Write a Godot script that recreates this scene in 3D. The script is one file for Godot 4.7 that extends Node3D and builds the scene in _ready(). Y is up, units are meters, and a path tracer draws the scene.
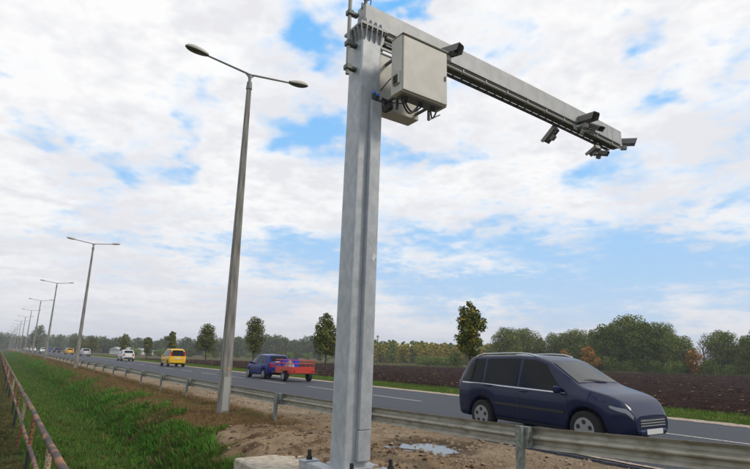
extends Node3D
# A measured roadside: x runs across the road (towards the ploughed field), -z along it, y up. The camera stands at x = 0, z = 0.

const SUN_ENERGY := 0.5
const SUN_ANGLE := 12.0
const EXPOSURE := 1.04
const FOG := 0.0006
var M := {}
var taken := {}
var rng := RandomNumberGenerator.new()

# ------------------------------------------------------------------ mesh builder
class MB:
	var v := PackedVector3Array()
	var n := PackedVector3Array()
	var c := PackedColorArray()
	var col := Color(1, 1, 1)
	func tri(a: Vector3, b: Vector3, d: Vector3, na: Vector3, nb: Vector3, nd: Vector3) -> void:
		v.append(a); v.append(d); v.append(b)
		n.append(na); n.append(nd); n.append(nb)
		c.append(col); c.append(col); c.append(col)
	func flat(a: Vector3, b: Vector3, d: Vector3) -> void:
		var m := (b - a).cross(d - a).normalized()
		tri(a, b, d, m, m, m)
	func quad(a: Vector3, b: Vector3, d: Vector3, e: Vector3) -> void:
		var m := ((b - a).cross(d - a) + (d - a).cross(e - a)).normalized()
		tri(a, b, d, m, m, m)
		tri(a, d, e, m, m, m)
	func out(pts: Array, from: Vector3) -> void:      # a convex polygon turned away from a point
		var m: Vector3 = (pts[1] - pts[0]).cross(pts[2] - pts[0]).normalized()
		var mid := Vector3.ZERO
		for p in pts: mid += p
		mid /= pts.size()
		var q := pts.duplicate()
		if m.dot(mid - from) < 0.0:
			q.reverse()
			m = -m
		for i in range(1, q.size() - 1): tri(q[0], q[i], q[i + 1], m, m, m)
	func box(lo: Vector3, hi: Vector3, ch := 0.0, t := Transform3D.IDENTITY) -> void:
		var mid := t * ((lo + hi) * 0.5)
		var k := minf(ch, 0.45 * minf(hi.x - lo.x, minf(hi.y - lo.y, hi.z - lo.z)))
		var e := [lo, hi]
		for ax in 3:
			var b := (ax + 1) % 3
			var d := (ax + 2) % 3
			for s in 2:
				var pts := []
				for w in [[0, 0], [1, 0], [1, 1], [0, 1]]:
					var p := Vector3.ZERO
					p[ax] = e[s][ax]
					p[b] = e[w[0]][b] + (k if w[0] == 0 else -k)
					p[d] = e[w[1]][d] + (k if w[1] == 0 else -k)
					pts.append(t * p)
				out(pts, mid)
		if k <= 0.0: return
		for ax in 3:
			var b := (ax + 1) % 3
			var d := (ax + 2) % 3
			for s in 2:
				for w in 2:
					var sb := k if s == 0 else -k
					var sd := k if w == 0 else -k
					var pts := []
					for g in [[0, 1], [0, 0], [1, 0], [1, 1]]:
						var p := Vector3.ZERO
						p[ax] = e[g[0]][ax] + (k if g[0] == 0 else -k)
						p[b] = e[s][b] + (sb if g[1] == 1 else 0.0)
						p[d] = e[w][d] + (0.0 if g[1] == 1 else sd)
						pts.append(t * p)
					out(pts, mid)
		for i in 2:
			for j in 2:
				for l in 2:
					var p := Vector3(e[i].x, e[j].y, e[l].z)
					var q := Vector3(k if i == 0 else -k, k if j == 0 else -k, k if l == 0 else -k)
					out([t * (p + Vector3(0, q.y, q.z)), t * (p + Vector3(q.x, 0, q.z)), t * (p + Vector3(q.x, q.y, 0))], mid)
	func tube(pts: Array, rad: Array, sides := 8, caps := true, turn := 0.0) -> void:
		var rings := []
		var ref := Vector3.UP
		for i in pts.size():
			var dir: Vector3 = (pts[mini(i + 1, pts.size() - 1)] - pts[maxi(i - 1, 0)]).normalized()
			if i == 0 and absf(dir.dot(ref)) > 0.9: ref = Vector3.RIGHT
			var s := ref.cross(dir).normalized()
			var u := dir.cross(s)
			ref = u
			var r := []
			for k in sides:
				var a := TAU * k / sides + turn
				r.append([pts[i] + (s * cos(a) + u * sin(a)) * rad[i], s * cos(a) + u * sin(a), dir])
			rings.append(r)
		for i in pts.size() - 1:
			for k in sides:
				var a = rings[i][k]
				var b = rings[i][(k + 1) % sides]
				var d = rings[i + 1][(k + 1) % sides]
				var e = rings[i + 1][k]
				tri(a[0], b[0], d[0], a[1], b[1], d[1])
				tri(a[0], d[0], e[0], a[1], d[1], e[1])
		if caps:
			for z in [0, pts.size() - 1]:
				var poly := []
				for k in sides: poly.append(rings[z][k][0])
				var away: Vector3 = rings[z][0][2] * (1.0 if z == 0 else -1.0)
				out(poly, pts[z] + away)
	func cyl(a: Vector3, b: Vector3, r0: float, r1 := -1.0, sides := 12, caps := true) -> void:
		tube([a, b], [r0, r0 if r1 < 0.0 else r1], sides, caps)
	func grid(p: Array, wrap := false, flip := false) -> void:      # rows of points, smooth normals
		var R := p.size()
		var K: int = p[0].size()
		var nn := []
		for i in R:
			var row := []
			for k in K:
				var du: Vector3 = p[mini(i + 1, R - 1)][k] - p[maxi(i - 1, 0)][k]
				var dv: Vector3
				if wrap: dv = p[i][(k + 1) % K] - p[i][(k - 1 + K) % K]
				else: dv = p[i][mini(k + 1, K - 1)] - p[i][maxi(k - 1, 0)]
				var m := dv.cross(du).normalized()
				row.append(-m if flip else m)
			nn.append(row)
		for i in R - 1:
			for k in (K if wrap else K - 1):
				var j := (k + 1) % K
				if flip:
					tri(p[i][k], p[i + 1][k], p[i + 1][j], nn[i][k], nn[i + 1][k], nn[i + 1][j])
					tri(p[i][k], p[i + 1][j], p[i][j], nn[i][k], nn[i + 1][j], nn[i][j])
				else:
					tri(p[i][k], p[i][j], p[i + 1][j], nn[i][k], nn[i][j], nn[i + 1][j])
					tri(p[i][k], p[i + 1][j], p[i + 1][k], nn[i][k], nn[i + 1][j], nn[i + 1][k])
	func prism(poly: Array, depth: Vector3) -> void:      # a flat convex outline pushed along depth
		var mid := Vector3.ZERO
		for q in poly: mid += q
		mid = mid / poly.size() + depth * 0.5
		out(poly, mid)
		var other := []
		for q in poly: other.append(q + depth)
		out(other, mid)
		for i in poly.size():
			var j := (i + 1) % poly.size()
			out([poly[i], poly[j], other[j], other[i]], mid)
	func mesh(m: Material) -> ArrayMesh:
		var a := []
		a.resize(Mesh.ARRAY_MAX)
		a[Mesh.ARRAY_VERTEX] = v
		a[Mesh.ARRAY_NORMAL] = n
		a[Mesh.ARRAY_COLOR] = c
		var o := ArrayMesh.new()
		o.add_surface_from_arrays(Mesh.PRIMITIVE_TRIANGLES, a)
		o.surface_set_material(0, m)
		return o

# ------------------------------------------------------------------ scene tree helpers
func numbered(called: String) -> String:
	if not taken.has(called):
		taken[called] = 0
		return called
	taken[called] += 1
	return "%s_%03d" % [called, taken[called]]

func put(called: String, mesh: Mesh, parent: Node = null) -> MeshInstance3D:
	var o := MeshInstance3D.new()
	o.mesh = mesh
	if parent == null:
		o.name = numbered(called)
		add_child(o)
	else:
		o.name = called
		parent.add_child(o, true)
	return o

func obj(called: String, mb: MB, m: Material, parent: Node = null) -> MeshInstance3D:
	return put(called, mb.mesh(m), parent)

func tag(o: Node, label: String, category: String, group := "", kind := "") -> void:
	if label != "": o.set_meta("label", label)
	if category != "": o.set_meta("category", category)
	if group != "": o.set_meta("group", group)
	if kind != "": o.set_meta("kind", kind)

func thing(called: String, label: String, category: String, at := Vector3.ZERO, turn := 0.0, group := "") -> Node3D:
	var o := Node3D.new()
	o.name = numbered(called)
	add_child(o)
	o.position = at
	o.rotation.y = turn
	tag(o, label, category, group)
	return o

func V(x: float, y: float, z: float) -> Vector3:
	return Vector3(x, y, z)

# ------------------------------------------------------------------ materials (colours given as linear base colours)
func plain(c: Color, rough := 0.7, metal := 0.0) -> StandardMaterial3D:
	var m := StandardMaterial3D.new()
	m.albedo_color = c.linear_to_srgb()
	m.roughness = rough
	m.metallic = metal
	return m

func noise_tex(size: int, freq: float, seed_: int, stops: Array, octaves := 4, stretch := Vector2(1, 1)) -> ImageTexture:
	var f := FastNoiseLite.new()
	f.seed = seed_
	f.frequency = freq
	f.noise_type = FastNoiseLite.TYPE_SIMPLEX_SMOOTH
	f.fractal_octaves = octaves
	var w := int(size * stretch.x)
	var h := int(size * stretch.y)
	var g := f.get_seamless_image(w, h)
	if w != size or h != size: g.resize(size, size, Image.INTERPOLATE_CUBIC)
	g.convert(Image.FORMAT_L8)
	var grad := Gradient.new()
	var offs := PackedFloat32Array()
	var cols := PackedColorArray()
	for s in stops:
		offs.append(s[0])
		cols.append((s[1] as Color).linear_to_srgb())
	grad.offsets = offs
	grad.colors = cols
	var lut := PackedByteArray()
	for i in 256:
		var k := grad.sample(i / 255.0)
		lut.append(int(clampf(k.r, 0, 1) * 255)); lut.append(int(clampf(k.g, 0, 1) * 255)); lut.append(int(clampf(k.b, 0, 1) * 255))
	var src := g.get_data()
	var dst := PackedByteArray()
	dst.resize(src.size() * 3)
	for i in src.size():
		var b := src[i] * 3
		dst[i * 3] = lut[b]; dst[i * 3 + 1] = lut[b + 1]; dst[i * 3 + 2] = lut[b + 2]
	return ImageTexture.create_from_image(Image.create_from_data(size, size, false, Image.FORMAT_RGB8, dst))

func spangle_tex(size: int, seed_: int, a: Color, b: Color) -> ImageTexture:      # crystal flakes of zinc over slow mottling
	var f := FastNoiseLite.new()
	f.seed = seed_
	f.noise_type = FastNoiseLite.TYPE_CELLULAR
	f.cellular_return_type = FastNoiseLite.RETURN_CELL_VALUE
	f.frequency = 0.09
	f.fractal_type = FastNoiseLite.FRACTAL_NONE
	var g := f.get_seamless_image(size, size)
	var h := FastNoiseLite.new()
	h.seed = seed_ + 1
	h.frequency = 0.008
	h.fractal_octaves = 5
	var k := h.get_seamless_image(size, size)
	var im := Image.create(size, size, false, Image.FORMAT_RGB8)
	var lo := a.linear_to_srgb()
	var hi := b.linear_to_srgb()
	for y in size:
		for x in size: im.set_pixel(x, y, lo.lerp(hi, clampf(0.30 * g.get_pixel(x, y).r + 0.9 * k.get_pixel(x, y).r - 0.1, 0.0, 1.0)))
	return ImageTexture.create_from_image(im)

func bump_tex(size: int, freq: float, seed_: int, strength := 4.0, octaves := 4) -> ImageTexture:
	var f := FastNoiseLite.new()
	f.seed = seed_
	f.frequency = freq
	f.fractal_octaves = octaves
	var g := f.get_seamless_image(size, size)
	g.convert(Image.FORMAT_RGBA8)
	g.bump_map_to_normal_map(strength)
	return ImageTexture.create_from_image(g)

func textured(tex: Texture2D, scale: Vector3, rough: float, metal := 0.0, bump: Texture2D = null, bump_k := 1.0, world := true) -> StandardMaterial3D:
	var m := StandardMaterial3D.new()
	m.albedo_texture = tex
	m.roughness = rough
	m.metallic = metal
	m.uv1_triplanar = true
	m.uv1_world_triplanar = world
	m.uv1_scale = scale
	if bump != null:
		m.normal_enabled = true
		m.normal_texture = bump
		m.normal_scale = bump_k
	return m

func grey(a: float, warm := 0.0) -> Color:
	return Color(a * (1.0 + warm), a, a * (1.0 - warm))

func make_materials() -> void:
	var fine := bump_tex(512, 0.06, 3, 5.0)
	var medium := bump_tex(512, 0.02, 4, 6.0)
	M.galv = textured(spangle_tex(512, 41, Color(0.31, 0.335, 0.355), Color(0.455, 0.475, 0.495)), V(1.1, 0.8, 1.1), 0.5, 0.2, fine, 0.05)
	M.galv_arm = textured(spangle_tex(512, 43, Color(0.345, 0.35, 0.35), Color(0.455, 0.46, 0.455)), V(0.7, 0.7, 0.7), 0.55, 0.15, fine, 0.05)
	M.steel_dark = plain(Color(0.11, 0.115, 0.11), 0.55, 0.4)
	M.black = plain(Color(0.012, 0.012, 0.014), 0.5)
	M.cabinet = textured(noise_tex(256, 0.012, 13, [[0.2, Color(0.50, 0.48, 0.42)], [0.8, Color(0.56, 0.54, 0.48)]]), V(0.8, 0.8, 0.8), 0.5)
	M.cabinet_lid = plain(Color(0.44, 0.43, 0.39), 0.5)
	M.camera_grey = plain(Color(0.17, 0.165, 0.155), 0.5)
	M.camera_light = plain(Color(0.33, 0.32, 0.30), 0.5)
	M.lens = plain(Color(0.01, 0.011, 0.014), 0.08)
	M.blue_plastic = plain(Color(0.02, 0.16, 0.62), 0.4)
	M.pole_grey = plain(Color(0.30, 0.295, 0.275), 0.6, 0.2)
	M.concrete = textured(noise_tex(512, 0.012, 14, [[0.15, Color(0.32, 0.27, 0.21)], [0.5, Color(0.44, 0.385, 0.31)], [0.85, Color(0.52, 0.465, 0.385)]], 6), V(0.9, 0.9, 0.9), 0.9, 0.0, fine, 0.5)
	M.lamp_concrete = textured(noise_tex(512, 0.016, 15, [[0.15, Color(0.15, 0.14, 0.125)], [0.5, Color(0.235, 0.225, 0.205)], [0.85, Color(0.33, 0.315, 0.29)]], 6, Vector2(1, 0.2)), V(1.2, 0.5, 1.2), 0.9, 0.0, fine, 0.4)
	M.hatch = plain(Color(0.36, 0.36, 0.34), 0.6)
	M.lamp_shell = plain(Color(0.50, 0.47, 0.40), 0.45)
	M.lamp_glass = plain(Color(0.10, 0.10, 0.085), 0.15)
	M.lamp_arm = plain(Color(0.20, 0.20, 0.19), 0.55, 0.3)
	M.rail = textured(noise_tex(512, 0.018, 16, [[0.12, Color(0.22, 0.195, 0.135)], [0.34, Color(0.335, 0.315, 0.25)], [0.6, Color(0.40, 0.38, 0.315)], [0.9, Color(0.445, 0.43, 0.37)]], 5, Vector2(1, 1)), V(0.35, 0.35, 0.35), 0.5, 0.1, fine, 0.06)
	M.rail_post = textured(noise_tex(256, 0.03, 17, [[0.2, Color(0.13, 0.145, 0.125)], [0.6, Color(0.22, 0.24, 0.215)], [0.9, Color(0.29, 0.30, 0.27)]], 5), V(1.5, 1.5, 1.5), 0.65, 0.15)
	M.rust = textured(noise_tex(512, 0.02, 18, [[0.2, Color(0.035, 0.022, 0.02)], [0.40, Color(0.10, 0.048, 0.032)], [0.56, Color(0.21, 0.08, 0.03)], [0.68, Color(0.36, 0.17, 0.075)], [0.8, Color(0.12, 0.055, 0.035)]], 5), V(1.9, 1.9, 1.9), 0.85, 0.0, fine, 0.5)
	M.rust_vertex = plain(Color(1, 1, 1), 0.7)
	M.rust_vertex.vertex_color_use_as_albedo = true
	M.rust_black = plain(Color(0.018, 0.016, 0.017), 0.7)
	M.flaking = textured(noise_tex(512, 0.03, 20, [[0.3, Color(0.42, 0.36, 0.27)], [0.52, Color(0.40, 0.32, 0.22)], [0.60, Color(0.22, 0.085, 0.03)], [0.9, Color(0.16, 0.06, 0.03)]], 5), V(2.3, 2.3, 2.3), 0.85)
	var asphalt_noise := noise_tex(1024, 0.05, 21, [[0.2, Color(0.036, 0.040, 0.050)], [0.5, Color(0.056, 0.061, 0.073)], [0.85, Color(0.088, 0.094, 0.108)]], 6)
	M.asphalt = textured(asphalt_noise, V(0.35, 0.35, 0.35), 0.72, 0.0, fine, 0.5)
	M.asphalt.vertex_color_use_as_albedo = true
	M.marking = textured(noise_tex(512, 0.03, 22, [[0.25, Color(0.16, 0.155, 0.15)], [0.45, Color(0.42, 0.405, 0.37)], [0.9, Color(0.58, 0.56, 0.52)]], 5), V(0.9, 0.9, 0.9), 0.8)
	M.edging = textured(noise_tex(512, 0.02, 23, [[0.2, Color(0.26, 0.20, 0.155)], [0.55, Color(0.40, 0.33, 0.27)], [0.9, Color(0.50, 0.43, 0.36)]], 5), V(0.8, 0.8, 0.8), 0.9, 0.0, fine, 0.5)
	M.ground = textured(noise_tex(1024, 0.03, 24, [[0.15, Color(0.45, 0.43, 0.40)], [0.5, Color(0.85, 0.84, 0.82)], [0.85, Color(1, 1, 1)]], 6), V(0.7, 0.7, 0.7), 0.95, 0.0, medium, 0.9)
	M.ground.vertex_color_use_as_albedo = true
	M.soil = textured(noise_tex(1024, 0.03, 25, [[0.15, Color(0.5, 0.48, 0.46)], [0.5, Color(0.8, 0.79, 0.78)], [0.85, Color(1, 1, 1)]], 6), V(0.5, 0.5, 0.5), 0.95, 0.0, medium, 1.2)
	M.soil.vertex_color_use_as_albedo = true
	M.clod = plain(Color(1, 1, 1), 0.95)
	M.clod.vertex_color_use_as_albedo = true
	M.leaf = plain(Color(1, 1, 1), 0.6)
	M.leaf.vertex_color_use_as_albedo = true
	M.leaf.backlight_enabled = true
	M.leaf.backlight = Color(0.30, 0.32, 0.10)
	M.grass = plain(Color(1, 1, 1), 0.65)
	M.grass.vertex_color_use_as_albedo = true
	M.bark = textured(noise_tex(256, 0.04, 26, [[0.2, Color(0.035, 0.03, 0.022)], [0.8, Color(0.10, 0.085, 0.065)]], 5, Vector2(1, 0.3)), V(2, 1, 2), 0.95)
	M.water = plain(Color(0.11, 0.10, 0.085), 0.12)
	M.glass = plain(Color(0.006, 0.008, 0.010), 0.04)
	M.glass.metallic_specular = 0.3
	M.glass_light = plain(Color(0.018, 0.024, 0.027), 0.04)
	M.glass_light.metallic_specular = 0.45
	M.tyre = plain(Color(0.012, 0.012, 0.013), 0.85)
	M.rim = plain(Color(0.30, 0.31, 0.32), 0.4, 0.5)
	M.trim = plain(Color(0.014, 0.014, 0.016), 0.55)
	M.chrome = plain(Color(0.55, 0.56, 0.58), 0.25, 0.7)
	M.tail_red = plain(Color(0.45, 0.012, 0.012), 0.2)
	M.lamp_clear = plain(Color(0.22, 0.23, 0.25), 0.08)
	M.plate = plain(Color(0.62, 0.62, 0.60), 0.5)
	M.red_paint = plain(Color(0.50, 0.035, 0.018), 0.45)
	M.blue_load = plain(Color(0.012, 0.045, 0.55), 0.5)
	M.white_load = plain(Color(0.42, 0.44, 0.46), 0.6)
	M.head_on = plain(Color(0.9, 0.88, 0.8), 0.3)
	M.head_on.emission_enabled = true
	M.head_on.emission = Color(1.0, 0.93, 0.78)
	M.head_on.emission_energy_multiplier = 3.0
	M.white_wall = plain(Color(0.62, 0.61, 0.58), 0.8)
	M.roof_pale = plain(Color(0.40, 0.41, 0.42), 0.7)
	M.wood_grey = plain(Color(0.10, 0.09, 0.075), 0.9)
	M.insulator = plain(Color(0.35, 0.33, 0.28), 0.4)

func matt() -> void:
	for k in ["ground", "soil", "clod", "grass", "leaf", "bark", "edging", "concrete", "lamp_concrete"]: M[k].metallic_specular = 0.15
	M.asphalt.metallic_specular = 0.3

func paint(c: Color, flake := 0.25) -> StandardMaterial3D:
	var m := plain(c, 0.45, flake * 0.5)
	m.metallic_specular = 0.3
	m.clearcoat_enabled = true
	m.clearcoat = 0.45
	m.clearcoat_roughness = 0.06
	return m

# ------------------------------------------------------------------ camera, sky, sun
func make_view() -> void:
	var cam := Camera3D.new()
	cam.name = "camera"
	cam.fov = 47.73
	cam.far = 6000.0
	cam.near = 0.05
	add_child(cam)
	cam.transform = Transform3D(Basis(Vector3.UP, deg_to_rad(-34.522)) * Basis(Vector3.RIGHT, deg_to_rad(12.887)) * Basis(Vector3.BACK, deg_to_rad(1.49)), V(0, 1.55, 0))
	cam.current = true
	var env := Environment.new()
	env.background_mode = Environment.BG_SKY
	env.tonemap_mode = Environment.TONE_MAPPER_LINEAR
	env.tonemap_exposure = EXPOSURE
	env.sdfgi_enabled = true
	env.ssao_enabled = true
	env.ssil_enabled = true
	env.fog_enabled = true
	env.fog_density = FOG
	env.fog_light_color = Color(0.86, 0.88, 0.93)
	var sky := Sky.new()
	var sm := PanoramaSkyMaterial.new()
	sm.panorama = make_sky()
	sm.energy_multiplier = 1.0
	sky.sky_material = sm
	env.sky = sky
	var we := WorldEnvironment.new()
	we.name = "world_environment"
	we.environment = env
	add_child(we)
	var sun := DirectionalLight3D.new()
	sun.name = "sun"
	sun.light_energy = SUN_ENERGY
	sun.light_angular_distance = SUN_ANGLE
	sun.light_color = Color(1.0, 0.95, 0.87)
	sun.shadow_enabled = true
	add_child(sun)
	sun.look_at_from_position(V(22, 30, 26), Vector3.ZERO, Vector3.UP)

# clear patches between the clouds: azimuth from the road's line, height, half width, half height (degrees), depth
const GAPS := [[27.1, 32.3, 2.7, 1.5, 0.9], [27.0, 23.2, 3.4, 2.0, 1.0], [13.2, 20.1, 1.5, 2.2, 0.55], [0.1, 19.2, 2.2, 1.4, 0.75], [14.4, 25.7, 2.0, 1.0, 0.42], [23.7, 11.0, 7.0, 1.6, 0.75], [55.0, 8.2, 20.0, 4.2, 1.1], [63.8, 29.7, 2.7, 1.5, 0.8], [39.4, 21.8, 4.4, 1.1, 0.5], [58.0, 18.7, 3.4, 2.1, 0.75], [37.5, 36.5, 4.0, 0.9, 0.9], [3.9, 11.3, 2.8, 0.8, 0.5], [6.7, 16.8, 2.0, 0.8, 0.5], [65.1, 24.9, 2.3, 1.2, 0.5], [71.7, 26.5, 1.4, 1.8, 0.5], [-3.2, 23.4, 0.9, 0.9, 0.7], [44.0, 13.5, 4.0, 0.8, 0.5]]

func make_sky() -> ImageTexture:
	var W := 3072
	var H := 1536
	var f1 := FastNoiseLite.new()
	f1.seed = 5
	f1.frequency = 0.55
	f1.fractal_octaves = 5
	f1.fractal_gain = 0.5
	var f2 := FastNoiseLite.new()
	f2.seed = 9
	f2.frequency = 1.7
	f2.fractal_octaves = 5
	f2.fractal_gain = 0.55
	var gap := {}
	var buf := PackedByteArray()
	buf.resize(W * H * 3)
	var wn := FastNoiseLite.new()
	wn.seed = 31
	wn.frequency = 0.11
	wn.fractal_octaves = 4
	for j in H:
		var el := 90.0 - (j + 0.5) * 180.0 / H
		var low := el <= 0.0
		var dy := sin(deg_to_rad(maxf(el, 0.05)))
		var ch := cos(deg_to_rad(el))
		var haze := exp(-maxf(el, 0.0) / 5.0)
		var top := clampf(el / 45.0, 0.0, 1.0)
		# clear air: pale near the horizon, bluer above
		var br := lerpf(0.58, 0.13, pow(top, 0.55))
		var bg := lerpf(0.76, 0.48, pow(top, 0.55))
		var bb := lerpf(0.92, 0.95, pow(top, 0.55))
		var k := ch / (dy + 0.075)
		for i in W:
			var o := (j * W + i) * 3
			var r := 0.60
			var g := 0.62
			var b := 0.69
			if not low:
				var az := (i + 0.5) * 360.0 / W
				if az > 180.0: az -= 360.0
				var ar := deg_to_rad(az)
				var px := sin(ar) * k
				var pz := -cos(ar) * k
				var q2 := f2.get_noise_2d(px, pz)
				var q3 := f2.get_noise_2d(px * 3.3 + 40.0, pz * 3.3) + 0.45 * f2.get_noise_2d(px * 9.0, pz * 9.0 + 20.0)
				var n := f1.get_noise_2d(px + q2 * 0.3, pz + q3 * 0.12)
				var cover := 0.40 + n * 1.15 + q2 * 0.42 + q3 * 0.16
				var near_view := smoothstep(-22.0, -6.0, az) * (1.0 - smoothstep(80.0, 96.0, az)) * (1.0 - smoothstep(40.0, 56.0, el))
				if near_view > 0.0:
					cover = lerpf(cover, maxf(0.34, 0.52 + n * 0.5) + q2 * 0.40 + q3 * 0.32, near_view)
					var wx := wn.get_noise_2d(az, el * 2.0) * 3.6
					var wy := wn.get_noise_2d(az + 300.0, el * 2.0) * 2.2
					var cut := 0.0
					for q in GAPS:
						var ex: float = (az + wx - q[0]) / q[2]
						var ey: float = (el + wy - q[1]) / q[3]
						var dd := ex * ex + ey * ey
						if dd < 6.0: cut += q[4] * exp(-dd * 0.6)
					cover -= minf(cut, 1.0) * 0.86
				var d := smoothstep(-0.34, 0.44, cover)
				# cloud body: white where lit through, greyer where deep
				var deep := clampf(0.38 - n * 1.2 + q2 * 0.8 + q3 * 0.75, 0.0, 1.0)
				var body := lerpf(0.96, 0.81, deep)
				r = lerpf(br, body * lerpf(1.0, 0.985, deep), d)
				g = lerpf(bg, body * lerpf(1.0, 0.99, deep), d)
				b = lerpf(bb, minf(body * lerpf(1.0, 1.04, deep), 1.0), d)
				r = lerpf(r, 0.60, haze)
				g = lerpf(g, 0.62, haze)
				b = lerpf(b, 0.69, haze)
			buf[o] = int(255.0 * clampf(pow(r, 0.4545), 0.0, 1.0))
			buf[o + 1] = int(255.0 * clampf(pow(g, 0.4545), 0.0, 1.0))
			buf[o + 2] = int(255.0 * clampf(pow(b, 0.4545), 0.0, 1.0))
	var im := Image.create_from_data(W, H, false, Image.FORMAT_RGB8, buf)
	return ImageTexture.create_from_image(im)

# ------------------------------------------------------------------ ground
var gn := FastNoiseLite.new()
var gn2 := FastNoiseLite.new()
const PROFILE := [[-1500.0, -0.5], [-60.0, -0.4], [-4.0, -0.32], [0.6, -0.27], [1.0, -0.35], [2.6, -0.84], [2.85, -0.86], [3.65, -0.32], [4.15, -0.12], [4.7, -0.03], [5.6, 0.0], [8.0, 0.0], [8.4, -0.08], [16.2, -0.08], [16.7, -0.03], [19.4, 0.0], [20.0, -0.12], [21.5, -0.25], [1500.0, -0.25]]

func profile(x: float) -> float:
	for i in PROFILE.size() - 1:
		if x <= PROFILE[i + 1][0]:
			var t: float = (x - PROFILE[i][0]) / (PROFILE[i + 1][0] - PROFILE[i][0])
			return lerpf(PROFILE[i][1], PROFILE[i + 1][1], lerpf(t, t * t * (3.0 - 2.0 * t), 0.5) if x > 0.0 and x < 6.0 else t)
	return 0.0

func bare(x: float, z: float) -> float:      # how much of the soil round the new post lies bare
	var w := gn.get_noise_2d(x * 1.5, z * 1.5) * 1.1 + gn2.get_noise_2d(x, z) * 0.35
	var a := smoothstep(-12.6, -10.4, z + w * 1.4) * smoothstep(3.3, 4.1, x + w * 0.8 + (z + 9.0) * 0.14)
	var b := smoothstep(5.7, 6.3, x + w * 0.35)
	return clampf(maxf(a, b), 0.0, 1.0) * (1.0 - smoothstep(15.9, 16.5, x + w * 0.3))

func height(x: float, z: float) -> float:
	var y := profile(x)
	if x > -5.0 and x < 8.0:
		var d := bare(x, z)
		y += gn.get_noise_2d(x * 1.3, z * 1.3) * (0.07 if x < 5.0 else lerpf(0.07, 0.02, smoothstep(5.0, 6.0, x)))
		var pd := Vector2((x - 6.62) / 0.62, (z + 7.75) / 0.95)
		d *= 1.0 - 0.55 * exp(-pd.dot(pd) * 1.1)
		y += d * (gn2.get_noise_2d(x, z) * 0.075 + gn2.get_noise_2d(x * 3.1, z * 3.1) * 0.034) * (1.0 - smoothstep(7.2, 8.0, x) * 0.8)
		if x > 3.2 and x < 7.6:      # the hollow that holds the puddle, a heap of spoil behind the footing
			var p := Vector2((x - 6.62) / 0.55, (z + 7.75) / 0.75)
			y -= 0.075 * exp(-p.dot(p) * 1.0)
			var h := Vector2((x - 5.05) / 0.5, (z + 9.3) / 0.9)
			y += 0.10 * exp(-h.dot(h))
	return y

func ground_colour(x: float, z: float) -> Color:
	var w := gn.get_noise_2d(x * 0.9 + 50.0, z * 0.9) + 0.5 * gn2.get_noise_2d(x + 9.0, z)
	var green := Color(0.045, 0.088, 0.018).lerp(Color(0.070, 0.100, 0.026), clampf(0.5 + w * 1.2, 0.0, 1.0))
	var dead := Color(0.20, 0.125, 0.058).lerp(Color(0.13, 0.080, 0.036), clampf(0.5 + w * 1.3, 0.0, 1.0))
	var dirt := Color(0.225, 0.158, 0.098).lerp(Color(0.32, 0.24, 0.160), clampf(0.5 + w * 1.4, 0.0, 1.0))
	var wet := smoothstep(0.1, 0.55, gn.get_noise_2d(x * 2.2 + 20.0, z * 2.2 + 7.0) + 0.4 * gn2.get_noise_2d(x * 2.0, z * 2.0))
	dirt = dirt.lerp(Color(0.075, 0.045, 0.027), wet * 0.85)
	var gravel := Color(0.255, 0.195, 0.135).lerp(Color(0.34, 0.275, 0.20), clampf(0.5 + w, 0.0, 1.0))
	dirt = dirt.lerp(gravel, smoothstep(5.9, 6.9, x + w * 0.5) * (0.6 if z > -13.0 else 1.0))
	var pd := Vector2((x - 6.62) / 0.9, (z + 7.75) / 1.3)      # soaked soil round the puddle
	dirt = dirt.lerp(Color(0.075, 0.052, 0.034), 0.8 * smoothstep(1.0, 0.55, pd.length() + w * 0.5))
	var c := green
	if x < 0.6: c = green.lerp(Color(0.105, 0.088, 0.045), clampf(0.55 + w, 0.0, 1.0))
	c = c.lerp(dead, smoothstep(3.45, 4.1, x + w * 1.1) if x < 8.0 else 0.0)
	if x > 15.0: c = Color(0.075, 0.135, 0.020).lerp(Color(0.105, 0.12, 0.03), clampf(0.5 + w, 0.0, 1.0))
	if x > 22.0: c = Color(0.10, 0.105, 0.045).lerp(Color(0.13, 0.10, 0.055), clampf(0.5 + w * 1.4, 0.0, 1.0))
	return c.lerp(dirt, bare(x, z))

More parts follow.
